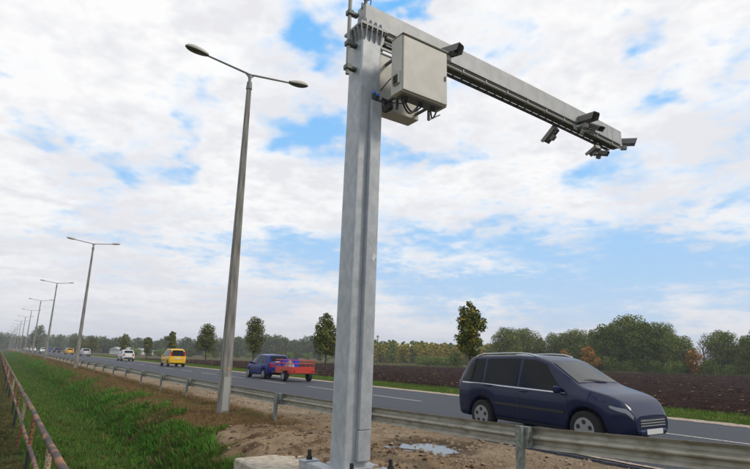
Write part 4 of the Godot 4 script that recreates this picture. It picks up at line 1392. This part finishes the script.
func car(called: String, label: String, kind: String, body: Material, at: Vector3, forward: float, lit := false, group := "cars on the road", glass: Material = null) -> Node3D:
	var S := car_spec(kind)
	var t := thing(called, label, "car", at, -PI / 2 * forward, group)
	if glass == null: glass = M.glass
	if not car_mesh.has(kind):
		var parts := []
		var xs := []
		var x: float = -S.L
		while x < S.L:
			xs.append(x)
			x += 0.075
		xs.append(S.L)
		for w in S.wheels:
			for k in 13: xs.append(w + (S.r + 0.0545) * cos(PI * k / 12.0))
		xs.sort()
		var rows := []
		for q in xs:
			var h := car_section(S, q)
			var row := []
			for p in h: row.append(V(q, p[1], p[0]))
			for i in range(h.size() - 2, 0, -1): row.append(V(q, h[i][1], -h[i][0]))
			rows.append(row)
		var mb := MB.new()
		mb.grid(rows, true, true)
		mb.out(rows[0], V(0, 0.7, 0))
		mb.out(rows[rows.size() - 1], V(0, 0.7, 0))
		parts.append(["body", mb, "paint", []])
		mb = MB.new()
		mb.box(V(-S.L + 0.3, 0.26, -0.52), V(S.L - 0.3, 0.66, 0.52), 0.02)
		parts.append(["underbody", mb, "trim", []])
		for e in [["windscreen", S.ws[1], S.ws[0]], ["rear_window", S.rw[1], S.rw[0]]]:
			mb = MB.new()
			rows = []
			for i in 7:
				var row := []
				for k in 9: row.append(top_point(S, lerpf(e[1], e[2], i / 6.0), lerpf(-0.96, 0.96, k / 8.0), 0.006))
				rows.append(row)
			mb.grid(rows)
			parts.append([e[0], mb, "glass", []])
		for s in [-1.0, 1.0]:
			for q in S.sides:
				mb = MB.new()
				rows = []
				for i in 6:
					var row := []
					for k in 5:
						var v := k / 4.0
						row.append(side_point(S, lerpf(lerpf(q[0], q[2], v), lerpf(q[1], q[3], v), i / 5.0), v, s, 0.005))
					rows.append(row)
				mb.grid(rows, false, s > 0.0)
				parts.append(["side_window", mb, "glass_side", []])
			mb = MB.new()
			for d in S.doors:
				for k in 8:
					mb.quad(flank_point(S, d - 0.008, k / 8.0, s, 0.003), flank_point(S, d + 0.008, k / 8.0, s, 0.003), flank_point(S, d + 0.008, (k + 1) / 8.0, s, 0.003), flank_point(S, d - 0.008, (k + 1) / 8.0, s, 0.003))
			parts.append(["door_gap", mb, "trim", []])
			for d in [S.doors[0] + 0.16, S.doors[1] + 0.16]:
				mb = MB.new()
				var p := flank_point(S, d, 0.80, s, 0.0)
				mb.box(p - V(0.09, 0.014, 0.02), p + V(0.09, 0.014, 0.02), 0.008)
				parts.append(["door_handle", mb, "paint", []])
			mb = MB.new()
			var mp := side_point(S, S.sides[2][1] - 0.12, 0.08, s, 0.10)
			mb.box(mp - V(0.05, 0.065, 0.09), mp + V(0.05, 0.065, 0.09), 0.03)
			parts.append(["mirror", mb, "paint", []])
			mb = MB.new()
			var zz: float = s * S.tail[3]
			mb.box(V(S.tail[0] - 0.045, S.tail[1], zz - S.tail[4]), V(S.tail[0] + 0.12, S.tail[2], zz + S.tail[4]), 0.02)
			parts.append(["taillight", mb, "tail", []])
			mb = MB.new()
			rows = []
			for i in 8:
				var row := []
				for k in 5: row.append(flank_point(S, lerpf(S.L - 0.34, S.L - 0.035, i / 7.0), lerpf(0.66 + 0.14 * (1.0 - i / 7.0), 0.93, k / 4.0), s, 0.006))
				rows.append(row)
			mb.grid(rows, false, s > 0.0)
			parts.append(["headlight", mb, "head", []])
			mb = MB.new()
			for k in 12:
				var xa := lerpf(S.sides[0][0], S.sides[2][1], k / 12.0)
				var xb := lerpf(S.sides[0][0], S.sides[2][1], (k + 1) / 12.0)
				mb.quad(flank_point(S, xa, 0.985, s, 0.006), flank_point(S, xb, 0.985, s, 0.006), flank_point(S, xb, 0.93, s, 0.008), flank_point(S, xa, 0.93, s, 0.008))
			parts.append(["belt_moulding", mb, "chrome" if S.rails else "trim", []])
			mb = MB.new()
			for k in 16:
				var xa := lerpf(S.wheels[0] + S.r + 0.09, S.wheels[1] - S.r - 0.09, k / 16.0)
				var xb := lerpf(S.wheels[0] + S.r + 0.09, S.wheels[1] - S.r - 0.09, (k + 1) / 16.0)
				mb.quad(flank_point(S, xa, 0.10, s, 0.010), flank_point(S, xb, 0.10, s, 0.010), flank_point(S, xb, 0.02, s, 0.006), flank_point(S, xa, 0.02, s, 0.006))
				mb.quad(flank_point(S, xa, 0.46, s, 0.008), flank_point(S, xb, 0.46, s, 0.008), flank_point(S, xb, 0.40, s, 0.008), flank_point(S, xa, 0.40, s, 0.008))
			parts.append(["side_moulding", mb, "trim", []])
			if S.rails:
				mb = MB.new()
				var pts := []
				var rad := []
				for k in 9:
					var xx := lerpf(-1.6, 0.15, k / 8.0)
					var q := car_section(S, xx)
					pts.append(V(xx, q[11][1] + (0.045 if k > 0 and k < 8 else 0.0), s * (q[11][0])))
					rad.append(0.017)
				mb.tube(pts, rad, 6)
				parts.append(["roof_rail", mb, "chrome", []])
			for w in S.wheels:
				mb = MB.new()
				var zo: float = s * (pl(S.wid, w) - 0.005)
				var zi: float = s * (pl(S.wid, w) - 0.21)
				mb.tube([V(w, S.r, zi), V(w, S.r, lerpf(zi, zo, 0.12)), V(w, S.r, lerpf(zi, zo, 0.88)), V(w, S.r, zo)], [S.r * 0.9, S.r, S.r, S.r * 0.9], 24)
				var rim := MB.new()
				var hub: float = zo + s * 0.002
				rim.cyl(V(w, S.r, hub - s * 0.02), V(w, S.r, hub + s * 0.004), S.r * 0.68, S.r * 0.64, 20)
				var well := MB.new()
				for k in 5:
					var a := TAU * k / 5.0 + 0.3
					well.cyl(V(w + cos(a) * S.r * 0.40, S.r + sin(a) * S.r * 0.40, hub), V(w + cos(a) * S.r * 0.40, S.r + sin(a) * S.r * 0.40, hub + s * 0.007), S.r * 0.135, -1, 8)
				parts.append(["wheel", mb, "tyre", [["rim", rim, "rim"], ["rim_opening", well, "trim"]]])
		mb = MB.new()
		mb.box(V(S.L - 0.16, 0.40, -0.42), V(S.L + 0.006, 0.56, 0.42), 0.02)
		parts.append(["grille", mb, "trim", []])
		for k in 3:
			mb = MB.new()
			mb.box(V(S.L + 0.002, 0.425 + 0.045 * k, -0.40), V(S.L + 0.012, 0.437 + 0.045 * k, 0.40), 0.003)
			parts.append(["grille_bar", mb, "chrome", []])
		mb = MB.new()
		mb.box(V(S.L + 0.026, 0.29, -0.26), V(S.L + 0.034, 0.38, 0.26), 0.002)
		parts.append(["number_plate", mb, "plate", []])
		for s in [-1.0, 1.0]:
			mb = MB.new()
			var wa := top_point(S, S.ws[0] + 0.015, s * 0.12 - 0.25, 0.014)
			var wb := top_point(S, lerpf(S.ws[0], S.ws[1], 0.12), s * 0.12 + 0.42, 0.016)
			mb.cyl(wa, wb, 0.008, 0.005, 6)
			parts.append(["wiper", mb, "trim", []])
		mb = MB.new()
		mb.box(V(-S.L - 0.012, 0.50 if kind != "tall" else 0.72, -0.26), V(-S.L + 0.04, 0.61 if kind != "tall" else 0.83, 0.26), 0.002)
		parts.append(["number_plate", mb, "plate", []])
		mb = MB.new()
		mb.box(V(-S.L - 0.035, 0.36, -0.55), V(-S.L + 0.15, 0.485, 0.55), 0.04)
		mb.box(V(S.L - 0.15, 0.27, -0.45), V(S.L + 0.025, 0.385, 0.45), 0.04)
		parts.append(["bumper", mb, "bumper", []])
		for p in parts:
			p[1] = p[1].mesh(null)
			for q in p[3]: q[1] = q[1].mesh(null)
		car_mesh[kind] = parts
	var mats := {paint = body, trim = M.trim, glass = glass, glass_side = M.glass, tail = M.tail_red, head = M.head_on if lit else M.lamp_clear, chrome = M.chrome, tyre = M.tyre, rim = M.rim, plate = M.plate, bumper = M.trim if kind == "hatch" else body}
	for p in car_mesh[kind]:
		var o := put(p[0], p[1], t)
		o.material_override = mats[p[2]]
		for q in p[3]:
			var c := put(q[0], q[1], o)
			c.material_override = mats[q[2]]
	return t

func make_trailer(at: Vector3, forward: float) -> void:
	var t := thing("trailer", "small red open trailer with railed sides behind the blue car", "trailer", at, -PI / 2 * forward)
	var mb := MB.new()
	mb.box(V(-0.97, 0.42, -0.66), V(1.05, 0.48, 0.66), 0.01)
	obj("floor", mb, M.steel_dark, t)
	for s in [-1.0, 1.0]:
		mb = MB.new()
		mb.box(V(-1.0, 0.44, s * 0.68 - 0.015), V(1.08, 0.80, s * 0.68 + 0.015), 0.006)
		obj("side_panel", mb, M.red_paint, t)
		for y in [0.97, 1.15]:
			mb = MB.new()
			mb.cyl(V(-1.0, y, s * 0.68), V(1.08, y, s * 0.68), 0.022, -1, 8)
			obj("rail", mb, M.red_paint, t)
		for k in 5:
			mb = MB.new()
			mb.box(V(-0.99 + 0.51 * k, 0.801, s * 0.68 - 0.016), V(-0.95 + 0.51 * k, 1.17, s * 0.68 + 0.016), 0.004)
			obj("stake", mb, M.red_paint, t)
		mb = MB.new()
		mb.tube([V(-0.25, 0.28, s * 0.66), V(-0.25, 0.28, s * 0.69), V(-0.25, 0.28, s * 0.82), V(-0.25, 0.28, s * 0.85)], [0.24, 0.28, 0.28, 0.24], 20)
		var w := obj("wheel", mb, M.tyre, t)
		mb = MB.new()
		mb.cyl(V(-0.25, 0.28, s * 0.845), V(-0.25, 0.28, s * 0.856), 0.15, -1, 16)
		obj("rim", mb, M.rim, w)
		mb = MB.new()
		mb.box(V(-0.60, 0.575, minf(s * 0.70, s * 0.88)), V(0.10, 0.60, maxf(s * 0.70, s * 0.88)), 0.008)
		obj("mudguard", mb, M.trim, t)
		mb = MB.new()
		mb.box(V(-1.03, 0.50, s * 0.55 - 0.07), V(-1.005, 0.62, s * 0.55 + 0.07), 0.004)
		obj("taillight", mb, M.tail_red, t)
	for x in [-1.02, 1.07]:
		mb = MB.new()
		mb.box(V(x, 0.46, -0.66), V(x + 0.03, 0.80, 0.66), 0.005)
		for y in [0.97, 1.15]: mb.cyl(V(x + 0.015, y, -0.66), V(x + 0.015, y, 0.66), 0.022, -1, 8)
		obj("end_panel", mb, M.red_paint, t)
	mb = MB.new()
	mb.cyl(V(1.05, 0.44, 0.4), V(1.9, 0.42, 0), 0.03, -1, 8)
	mb.cyl(V(1.05, 0.44, -0.4), V(1.9, 0.42, 0), 0.03, -1, 8)
	mb.cyl(V(1.88, 0.42, 0), V(2.15, 0.42, 0), 0.035, -1, 8)
	obj("drawbar", mb, M.steel_dark, t)
	var f := forward
	# load: blue drums and a pale board
	for k in 2:
		var b := thing("blue_drum", "blue plastic drum in the front of the red trailer, %s of two" % ["nearer", "farther"][k], "drum", at + V(-0.32 + 0.62 * k, 0.481, 0.72 * f), 0.0, "drums on the trailer")
		mb = MB.new()
		mb.tube([V(0, 0, 0), V(0, 0.05, 0), V(0, 0.28, 0), V(0, 0.31, 0), V(0, 0.55, 0), V(0, 0.66, 0), V(0, 0.70, 0)], [0.26, 0.285, 0.285, 0.295, 0.285, 0.28, 0.24], 20)
		obj("barrel", mb, M.blue_load, b)
		mb = MB.new()
		mb.cyl(V(0.1, 0.70, 0), V(0.1, 0.73, 0), 0.05)
		obj("cap", mb, M.trim, b)
	var w := thing("white_sack", "pale grey sack standing in the middle of the red trailer", "sack", at + V(-0.34, 0.481, -0.05), 0.0)
	mb = MB.new()
	mb.tube([V(0, 0, 0), V(0, 0.06, 0), V(0.02, 0.35, 0), V(0.0, 0.52, 0.01), V(0.01, 0.58, 0.02), V(0.01, 0.66, 0.02)], [0.20, 0.26, 0.27, 0.20, 0.07, 0.12], 14)
	obj("bag", mb, M.white_load, w)

func make_cars() -> void:
	var navy := paint(Color(0.012, 0.020, 0.085), 0.3)
	car("dark_blue_car", "large dark blue car with silver roof rails passing close by", "minivan", paint(Color(0.003, 0.009, 0.042), 0.2), V(9.70, 0.045, -7.38), 1.0, false, "cars on the road", M.glass_light)
	car("blue_car", "small blue hatchback towing a red trailer", "hatch", paint(Color(0.004, 0.012, 0.15), 0.3), V(13.75, 0.06, -31.2), -1.0)
	make_trailer(V(13.80, 0.055, -27.6), -1.0)
	car("yellow_car", "tall yellow compact car, seen from behind, nearest of the yellow ones", "tall", paint(Color(0.72, 0.42, 0.012), 0.0), V(14.0, 0.06, -54.2), -1.0)
	car("white_car", "small white hatchback with dark rear bumper driving away", "hatch", paint(Color(0.62, 0.62, 0.60), 0.0), V(14.0, 0.06, -77.5), -1.0)
	car("silver_car", "silver car seen beside the second lamp post", "estate", paint(Color(0.42, 0.43, 0.45), 0.4), V(13.9, 0.06, -118.0), -1.0)
	car("yellow_estate", "distant yellow estate car left of the silver car", "estate", paint(Color(0.66, 0.36, 0.012), 0.0), V(13.9, 0.06, -146.0), -1.0)
	car("navy_car", "distant dark blue car left of the yellow estate", "estate", navy, V(13.9, 0.06, -180.0), -1.0)
	car("pale_car", "distant silver car coming closer with headlights on", "hatch", paint(Color(0.5, 0.51, 0.52), 0.2), V(9.9, 0.05, -166.0), 1.0, true)
	car("blue_car", "tiny bright blue car beyond the silver oncoming car", "hatch", paint(Color(0.01, 0.06, 0.35), 0.2), V(13.9, 0.06, -214.0), -1.0)
	car("pale_car", "tiny white oncoming car with headlights on before the red car", "estate", paint(Color(0.5, 0.5, 0.48), 0.1), V(9.9, 0.05, -218.0), 1.0, true)
	car("red_car", "tiny red car on the far stretch of road", "tall", paint(Color(0.55, 0.02, 0.012), 0.0), V(13.9, 0.06, -318.0), -1.0)
	car("pale_car", "tiny oncoming car with headlights on beside the red car", "estate", paint(Color(0.3, 0.29, 0.27), 0.1), V(9.9, 0.05, -276.0), 1.0, true)
	car("pale_car", "faint far oncoming car with headlights on left of red car", "hatch", paint(Color(0.5, 0.5, 0.48), 0.1), V(9.9, 0.05, -420.0), 1.0, true)

# ------------------------------------------------------------------ trees
func crown_into(mb: MB, r: RandomNumberGenerator, lobes: Array, count: int, size: float, pal: Array) -> void:
	var total := 0.0
	var acc := []
	for l in lobes:
		total += pow(l[1].x * l[1].y * l[1].z, 0.6667)
		acc.append(total)
	for i in count:
		var pick := r.randf() * total
		var li := 0
		while acc[li] < pick: li += 1
		var L = lobes[li]
		var d := V(r.randfn(), r.randfn(), r.randfn()).normalized()
		var p: Vector3 = L[0] + d * L[1] * pow(r.randf(), 0.33) * r.randf_range(0.88, 1.10)
		var nrm := (d + V(r.randfn(), r.randfn() + 0.3, r.randfn()) * 0.55).normalized()
		var a := nrm.cross(V(r.randfn(), r.randfn(), r.randfn())).normalized()
		var b := nrm.cross(a)
		var s := size * r.randf_range(0.6, 1.3)
		var q: Color = pal[li % 2].lerp(pal[(li + 1) % 2], r.randf() * 0.7)
		if r.randf() < pal[3]: q = pal[2]
		mb.col = q * r.randf_range(0.75, 1.25)
		var bend := nrm * s * 0.25
		mb.flat(p - a * s, p - b * s * 0.62 + bend, p + a * s)
		mb.flat(p - a * s, p + a * s, p + b * s * 0.62 + bend)

func tree_kind(seed_: int, H: float, clear: float, wide: float, lobes_n: int, leaves: int, size: float, pal: Array, shape: String, trunk_r: float) -> Array:
	var r := RandomNumberGenerator.new()
	r.seed = seed_
	var lobes := []
	for i in lobes_n:
		var u := (i + 0.5) / lobes_n
		var h := lerpf(clear, H, u)
		var env := 1.0
		match shape:
			"oval": env = sin(clampf(0.14 + u * 0.80, 0.0, 1.0) * PI)
			"column": env = 0.55 + 0.45 * sin(clampf(0.1 + u * 0.85, 0, 1) * PI)
			"broad": env = sqrt(maxf(0.06, 1.0 - pow(absf(u - 0.42) / 0.62, 2.2)))
			"top": env = sin(clampf(0.30 + u * 0.64, 0, 1) * PI)
		var a := i * 2.4 + r.randf() * 0.9
		var rad := wide * env * r.randf_range(0.25, 0.62)
		var s := wide * env * r.randf_range(0.34, 0.56) + wide * 0.06
		lobes.append([V(cos(a) * rad, h, sin(a) * rad), V(s, s * r.randf_range(0.65, 0.95), s)])
	var crown := MB.new()
	crown_into(crown, r, lobes, leaves, size, pal)
	var wood := MB.new()
	var top := H * 0.86
	var pts := []
	var rad := []
	for i in 7:
		var u := i / 6.0
		pts.append(V(r.randf_range(-1, 1) * 0.03 * wide * u, u * top - (0.15 if i == 0 else 0.0), r.randf_range(-1, 1) * 0.03 * wide * u))
		rad.append(trunk_r * (1.0 - 0.8 * u) * (1.25 if i == 0 else 1.0))
	wood.tube(pts, rad, 7, false)
	for l in lobes:
		var from := V(0, maxf(clear * 0.85, l[0].y - wide * 0.9), 0)
		if from.y < top: wood.tube([from, from.lerp(l[0], 0.55) - V(0, 0.06 * wide, 0), l[0]], [trunk_r * 0.40, trunk_r * 0.26, trunk_r * 0.10], 5, false)
	return [wood.mesh(M.bark), crown.mesh(M.leaf)]

func place_tree(kind: Array, called: String, label: String, at: Vector3, s: Vector3, turn: float, group: String, category := "tree") -> void:
	var t := thing(called, label, category, at, turn, group)
	t.scale = s
	put("trunk", kind[0], t)
	put("crown", kind[1], t)

func at_azimuth(az: float, dist: float, y := -0.25) -> Vector3:
	return V(sin(deg_to_rad(az)) * dist, y, -cos(deg_to_rad(az)) * dist)

func make_trees() -> void:
	var r := RandomNumberGenerator.new()
	r.seed = 77
	# the row of young trees on the far verge
	var olive := [Color(0.085, 0.118, 0.024), Color(0.115, 0.128, 0.025), Color(0.24, 0.17, 0.03), 0.10]
	var golden := [Color(0.085, 0.115, 0.024), Color(0.135, 0.14, 0.025), Color(0.36, 0.25, 0.03), 0.14]
	var row := [
		[V(20.9, 0, -21.1), 4.55, 1.75, "young slender tree with yellowing top rising above the dark blue car", "oval", golden, 0.98],
		[V(22.0, 0, -38.6), 4.85, 1.72, "young roadside tree just left of the galvanised post", "top", olive, 1.4],
		[V(23.0, 0, -56.3), 5.2, 1.75, "young roadside tree above the blue car", "column", olive, 1.4],
		[V(21.4, 0, -67.6), 4.75, 1.70, "round young roadside tree between yellow car and nearest lamp post", "broad", olive, 1.6],
		[V(21.2, 0, -83.6), 4.35, 1.5, "young tree standing behind the yellow car", "oval", golden, 0.95],
		[V(23.4, 0, -109.5), 3.7, 1.1, "slim young tree between the yellow and the white car", "column", olive, 0.95],
		[V(23.0, 0, -131.0), 4.9, 1.2, "golden young tree behind the small white hatchback", "oval", golden, 1.5],
		[V(22.0, 0, -172.0), 5.0, 1.0, "brownish round tree right of the second lamp post", "broad", golden, 2.0],
		[V(21.5, 0, -196.0), 5.6, 1.0, "brownish round tree just left of the other brownish tree", "broad", golden, 2.2]]
	for i in row.size():
		var q = row[i]
		var kind := tree_kind(100 + i, q[1], q[2], q[6], 15, 3400 if i < 5 else 1500, 0.085 if i == 0 else (0.10 if i < 5 else 0.17), q[5], q[4], 0.075)
		place_tree(kind, "roadside_tree", q[3], q[0], Vector3.ONE, 0.0, "young trees along the far verge")
	# the big trees beyond the field on the right
	var willow := [Color(0.135, 0.175, 0.038), Color(0.185, 0.215, 0.052), Color(0.24, 0.21, 0.05), 0.10]
	var dark := [Color(0.085, 0.125, 0.022), Color(0.120, 0.150, 0.028), Color(0.17, 0.15, 0.03), 0.10]
	var orange := [Color(0.34, 0.15, 0.022), Color(0.38, 0.21, 0.028), Color(0.20, 0.15, 0.03), 0.15]
	var yellow := [Color(0.44, 0.36, 0.035), Color(0.30, 0.32, 0.045), Color(0.50, 0.30, 0.03), 0.22]
	var green := [Color(0.14, 0.22, 0.045), Color(0.19, 0.25, 0.05), Color(0.36, 0.29, 0.04), 0.10]
	var far_green := [Color(0.085, 0.12, 0.036), Color(0.12, 0.15, 0.042), Color(0.20, 0.17, 0.045), 0.12]
	var big := []
	for i in 3: big.append(tree_kind(200 + i, 9.0, 0.6, 4.2, 26, 11000, 0.18, willow, "broad", 0.22))
	for i in 2: big.append(tree_kind(210 + i, 9.0, 0.5, 3.8, 26, 11000, 0.18, dark, "broad", 0.22))
	big.append(tree_kind(215, 9.0, 0.7, 3.2, 24, 9000, 0.18, willow, "oval", 0.20))
	var small := []
	small.append(tree_kind(220, 4.0, 0.2, 1.9, 10, 1300, 0.17, orange, "oval", 0.07))
	small.append(tree_kind(221, 4.0, 0.1, 2.6, 10, 1500, 0.17, green, "broad", 0.07))
	small.append(tree_kind(222, 4.0, 0.1, 2.4, 10, 1500, 0.17, dark, "broad", 0.07))
	# image columns turned into bearings and distances on the plan
	var giants := [
		[48.6, 108.0, 7.4, 1, "pale green bushy tree, leftmost of the tall group beyond the field"], [50.2, 112.0, 7.5, 0, "pale green tree second from left in the tall group"], [51.8, 118.0, 6.2, 5, "lower tree in the gap left of the orange bushes"],
		[53.6, 112.0, 6.9, 2, "rounded grey green tree behind the left orange bush"], [55.2, 110.0, 7.3, 0, "grey green tree between the two orange bushes"], [56.8, 114.0, 7.6, 5, "grey green tree behind the right orange bush"],
		[58.3, 106.0, 8.2, 3, "dark tree left of the tallest tree beyond the field"], [60.0, 108.0, 9.7, 0, "tallest tree of the group beyond the field"], [61.3, 104.0, 8.3, 4, "dark green tree just right of the tallest tree"],
		[62.7, 106.0, 8.2, 1, "broad willow at the right end of the tall group"], [63.9, 103.0, 6.3, 2, "low spreading willow before the bare tree"],
		[67.6, 112.0, 7.2, 0, "grey green tree right of the bare tree"], [69.2, 110.0, 6.4, 5, "grey green tree near the right picture edge"], [71.0, 104.0, 8.4, 3, "dark tall tree cut by the right picture edge"], [72.6, 108.0, 8.2, 1, "pale tree beyond the right picture edge"]]
	for q in giants:
		var s: float = q[2] / 9.0
		place_tree(big[q[3]], "field_tree", q[4], at_azimuth(q[0], q[1]), V(s * r.randf_range(0.95, 1.15), s, s * r.randf_range(0.95, 1.15)), r.randf() * TAU, "tall trees beyond the ploughed field")
	for q in [[54.0, 103.0, 3.9, 0, "orange autumn bush, left of two before the grey green trees"], [56.3, 101.0, 4.5, 0, "bright orange autumn bush right above the dark blue car"], [65.2, 101.0, 4.3, 0, "rust brown bush left of the bare tree"]]:
		var s: float = q[2] / 4.0
		place_tree(small[q[3]], "autumn_bush", q[4], at_azimuth(q[0], q[1]), Vector3.ONE * s, r.randf() * TAU, "autumn bushes beyond the field", "bush")
	for i in 26:
		var az := 47.6 + i * 1.0
		var s := r.randf_range(0.40, 0.80)
		place_tree(small[1 + i % 2], "hedge_bush", "low green bush in the hedge at the foot of the tall trees", at_azimuth(az + r.randf_range(-0.4, 0.4), r.randf_range(98.5, 104.0)), V(s * 1.3, s, s * 1.3), r.randf() * TAU, "bushes in the hedge under the tall trees", "bush")
	# bare tree
	var bare_t := thing("bare_tree", "leafless pale tree with fine upright twigs on the right", "tree", at_azimuth(66.0, 112.0))
	var wood := MB.new()
	wood.tube([V(0, -0.2, 0), V(0.05, 2.2, 0), V(0, 5.2, 0.1)], [0.16, 0.12, 0.04], 6, false)
	obj("trunk", wood, plain(Color(0.17, 0.155, 0.14), 0.9), bare_t)
	wood = MB.new()
	for i in 34:
		var h := r.randf_range(0.8, 4.6)
		var a := r.randf() * TAU
		var l := r.randf_range(1.2, 2.3) * (1.0 - h * 0.08)
		var tip := V(cos(a) * l * 0.62, h + l * 1.0, sin(a) * l * 0.62)
		wood.tube([V(0, h, 0), V(cos(a) * l * 0.35, h + l * 0.4, sin(a) * l * 0.35), tip], [0.045, 0.03, 0.012], 4, false)
		for k in 4:
			var b := a + r.randf_range(-0.9, 0.9)
			var f := V(0, h, 0).lerp(tip, r.randf_range(0.45, 0.95))
			wood.tube([f, f + V(cos(b) * 0.4, r.randf_range(0.4, 0.8), sin(b) * 0.4)], [0.02, 0.008], 3, false)
	obj("branches", wood, plain(Color(0.17, 0.155, 0.14), 0.9), bare_t)
	# young yellow wood in the middle distance
	var pop := []
	for i in 3: pop.append(tree_kind(230 + i, 6.0, 0.3, 1.05, 14, 1500, 0.22, yellow, "column", 0.08))
	for i in 2: pop.append(tree_kind(235 + i, 6.0, 0.3, 1.1, 14, 1500, 0.22, green, "column", 0.08))
	for layer in 3:
		for i in 38:
			var az := 34.2 + i * 0.40 + r.randf_range(-0.25, 0.25) + layer * 0.2
			var k := 3 + i % 2 if layer == 2 or r.randf() < 0.25 else r.randi_range(0, 2)
			var s := r.randf_range(0.78, 1.0) * (0.92 + 0.10 * layer)
			place_tree(pop[k], "young_tree", "yellowing young tree in the wood seen right of the galvanised post" if k < 3 else "green young tree in the wood seen right of the galvanised post", at_azimuth(az, 150.0 + 9.0 * layer + r.randf_range(-3, 3)), V(s * 1.15, s, s * 1.15), r.randf() * TAU, "yellowing young trees in the middle wood" if k < 3 else "green young trees in the middle wood")
	place_tree(small[2], "round_bush", "round dark green bush in front of the yellow wood", at_azimuth(43.3, 101.0), V(0.80, 0.72, 0.80), 0.4, "", "bush")
	for i in 5:
		place_tree(small[1], "low_thicket", "light green thicket low in front of the yellow wood", at_azimuth(39.6 + i * 0.75, 118.0), V(0.75, 0.48, 0.75), r.randf() * TAU, "light green thickets before the yellow wood", "bush")
	# the hazy wood along the horizon on the left
	var far := []
	for i in 4: far.append(tree_kind(240 + i, 9.0, 0.4, 4.4, 14, 1700, 0.34, far_green, "broad", 0.2))
	for layer in 2:
		for i in 46:
			var az := 6.0 + i * 0.66 + r.randf_range(-0.25, 0.25)
			var hgt := lerpf(6.2, 9.2, smoothstep(8.0, 26.0, az)) * r.randf_range(0.78, 1.12)
			if az > 29.0: hgt *= 0.85
			var s := hgt / 9.0
			place_tree(far[r.randi_range(0, 3)], "distant_tree", "hazy green tree in the distant wood left of the galvanised post", at_azimuth(az, 262.0 + 16.0 * layer + r.randf_range(-8, 8)), V(s * 1.1, s, s * 1.1), r.randf() * TAU, "trees of the distant wood")
	for i in 20:
		var az := -3.4 + i * 0.52
		var s := r.randf_range(0.9, 1.3)
		place_tree(far[r.randi_range(0, 3)], "horizon_tree", "hazy tree on the horizon behind the far lamp posts", at_azimuth(az, 430.0 + r.randf_range(-15, 15)), V(s, s, s), r.randf() * TAU, "trees on the horizon at the road's end")
	for q in [[2.85, 330.0, 12.5, "tall pointed hazy tree standing above the far cars"], [4.5, 340.0, 8.6, "hazy round tree right of the third lamp post"], [5.7, 340.0, 9.4, "hazy dark tree left of the second lamp post"]]:
		var s: float = q[2] / 9.0
		place_tree(far[1], "lone_hazy_tree", q[3], at_azimuth(q[0], q[1]), V(s * 0.8, s, s * 0.8), 1.0, "", "tree")
	for i in 22:
		var az := 11.0 + i * 1.05 + r.randf_range(-0.3, 0.3)
		var s := r.randf_range(0.35, 0.6)
		place_tree(small[1 + i % 2], "scrub_bush", "low hazy bush at the far edge of the field", at_azimuth(az, 175.0 + r.randf_range(-12, 12)), V(s * 1.5, s, s * 1.5), r.randf() * TAU, "bushes at the far edge of the field", "bush")

# ------------------------------------------------------------------ farm buildings and wire poles far off
func make_far_things() -> void:
	for q in [[9.9, 215.0, 6.6, 1.5, 2.5, "low white farm shed with pale pitched roof, left of two"], [11.7, 220.0, 5.0, 1.4, 2.3, "low white farm shed with pale pitched roof, right of two"]]:
		var b := thing("farm_building", q[5], "building", at_azimuth(q[0], q[1]), 0.5, "white farm buildings on the horizon")
		var w: float = q[2] * 0.5
		var mb := MB.new()
		mb.box(V(-w, 0, -2.6), V(w, q[3], 2.6))
		obj("wall", mb, M.white_wall, b)
		mb = MB.new()
		mb.prism([V(-w - 0.3, q[3] + 0.002, 3.0), V(-w - 0.3, q[3] + 0.002, -3.0), V(-w - 0.3, q[4], 0)], V(q[2] + 0.6, 0, 0))
		obj("roof", mb, M.roof_pale, b)
		for k in 3:
			mb = MB.new()
			mb.box(V(-w + 0.8 + k * q[2] * 0.28, 0.9, 2.602), V(-w + 1.7 + k * q[2] * 0.28, 1.9, 2.64))
			obj("window", mb, M.glass, b)
	for q in [[35.1, 96.0, 5.4, "thin wooden wire pole right of the galvanised post"], [25.5, 74.0, 3.4, "short grey post in the field behind the blue car"], [15.6, 110.0, 3.4, "short grey post in the field above the yellow car"]]:
		var p := thing("wire_pole", q[3], "pole", at_azimuth(q[0], q[1]), 0.6, "thin poles in the field")
		var mb := MB.new()
		mb.cyl(V(0, -0.3, 0), V(0, q[2], 0), 0.12, 0.08, 8)
		obj("shaft", mb, M.wood_grey, p)
		if q[2] > 5.0:
			mb = MB.new()
			mb.box(V(-0.7, q[2] - 0.35, -0.05), V(0.7, q[2] - 0.25, 0.05), 0.01)
			obj("crossarm", mb, M.wood_grey, p)
			for s in [-0.6, 0.0, 0.6]:
				mb = MB.new()
				mb.cyl(V(s, q[2] - 0.249, 0), V(s, q[2] - 0.08, 0), 0.04)
				obj("insulator", mb, M.insulator, p)

func _ready() -> void:
	rng.seed = 1
	make_materials()
	matt()
	make_view()
	make_ground()
	make_road()
	make_field()
	make_gantry()
	make_lamps()
	make_guardrail()
	make_fence()
	make_cabinets()
	make_cameras()
	make_cars()
	make_far_things()
	make_trees()
	make_grass()
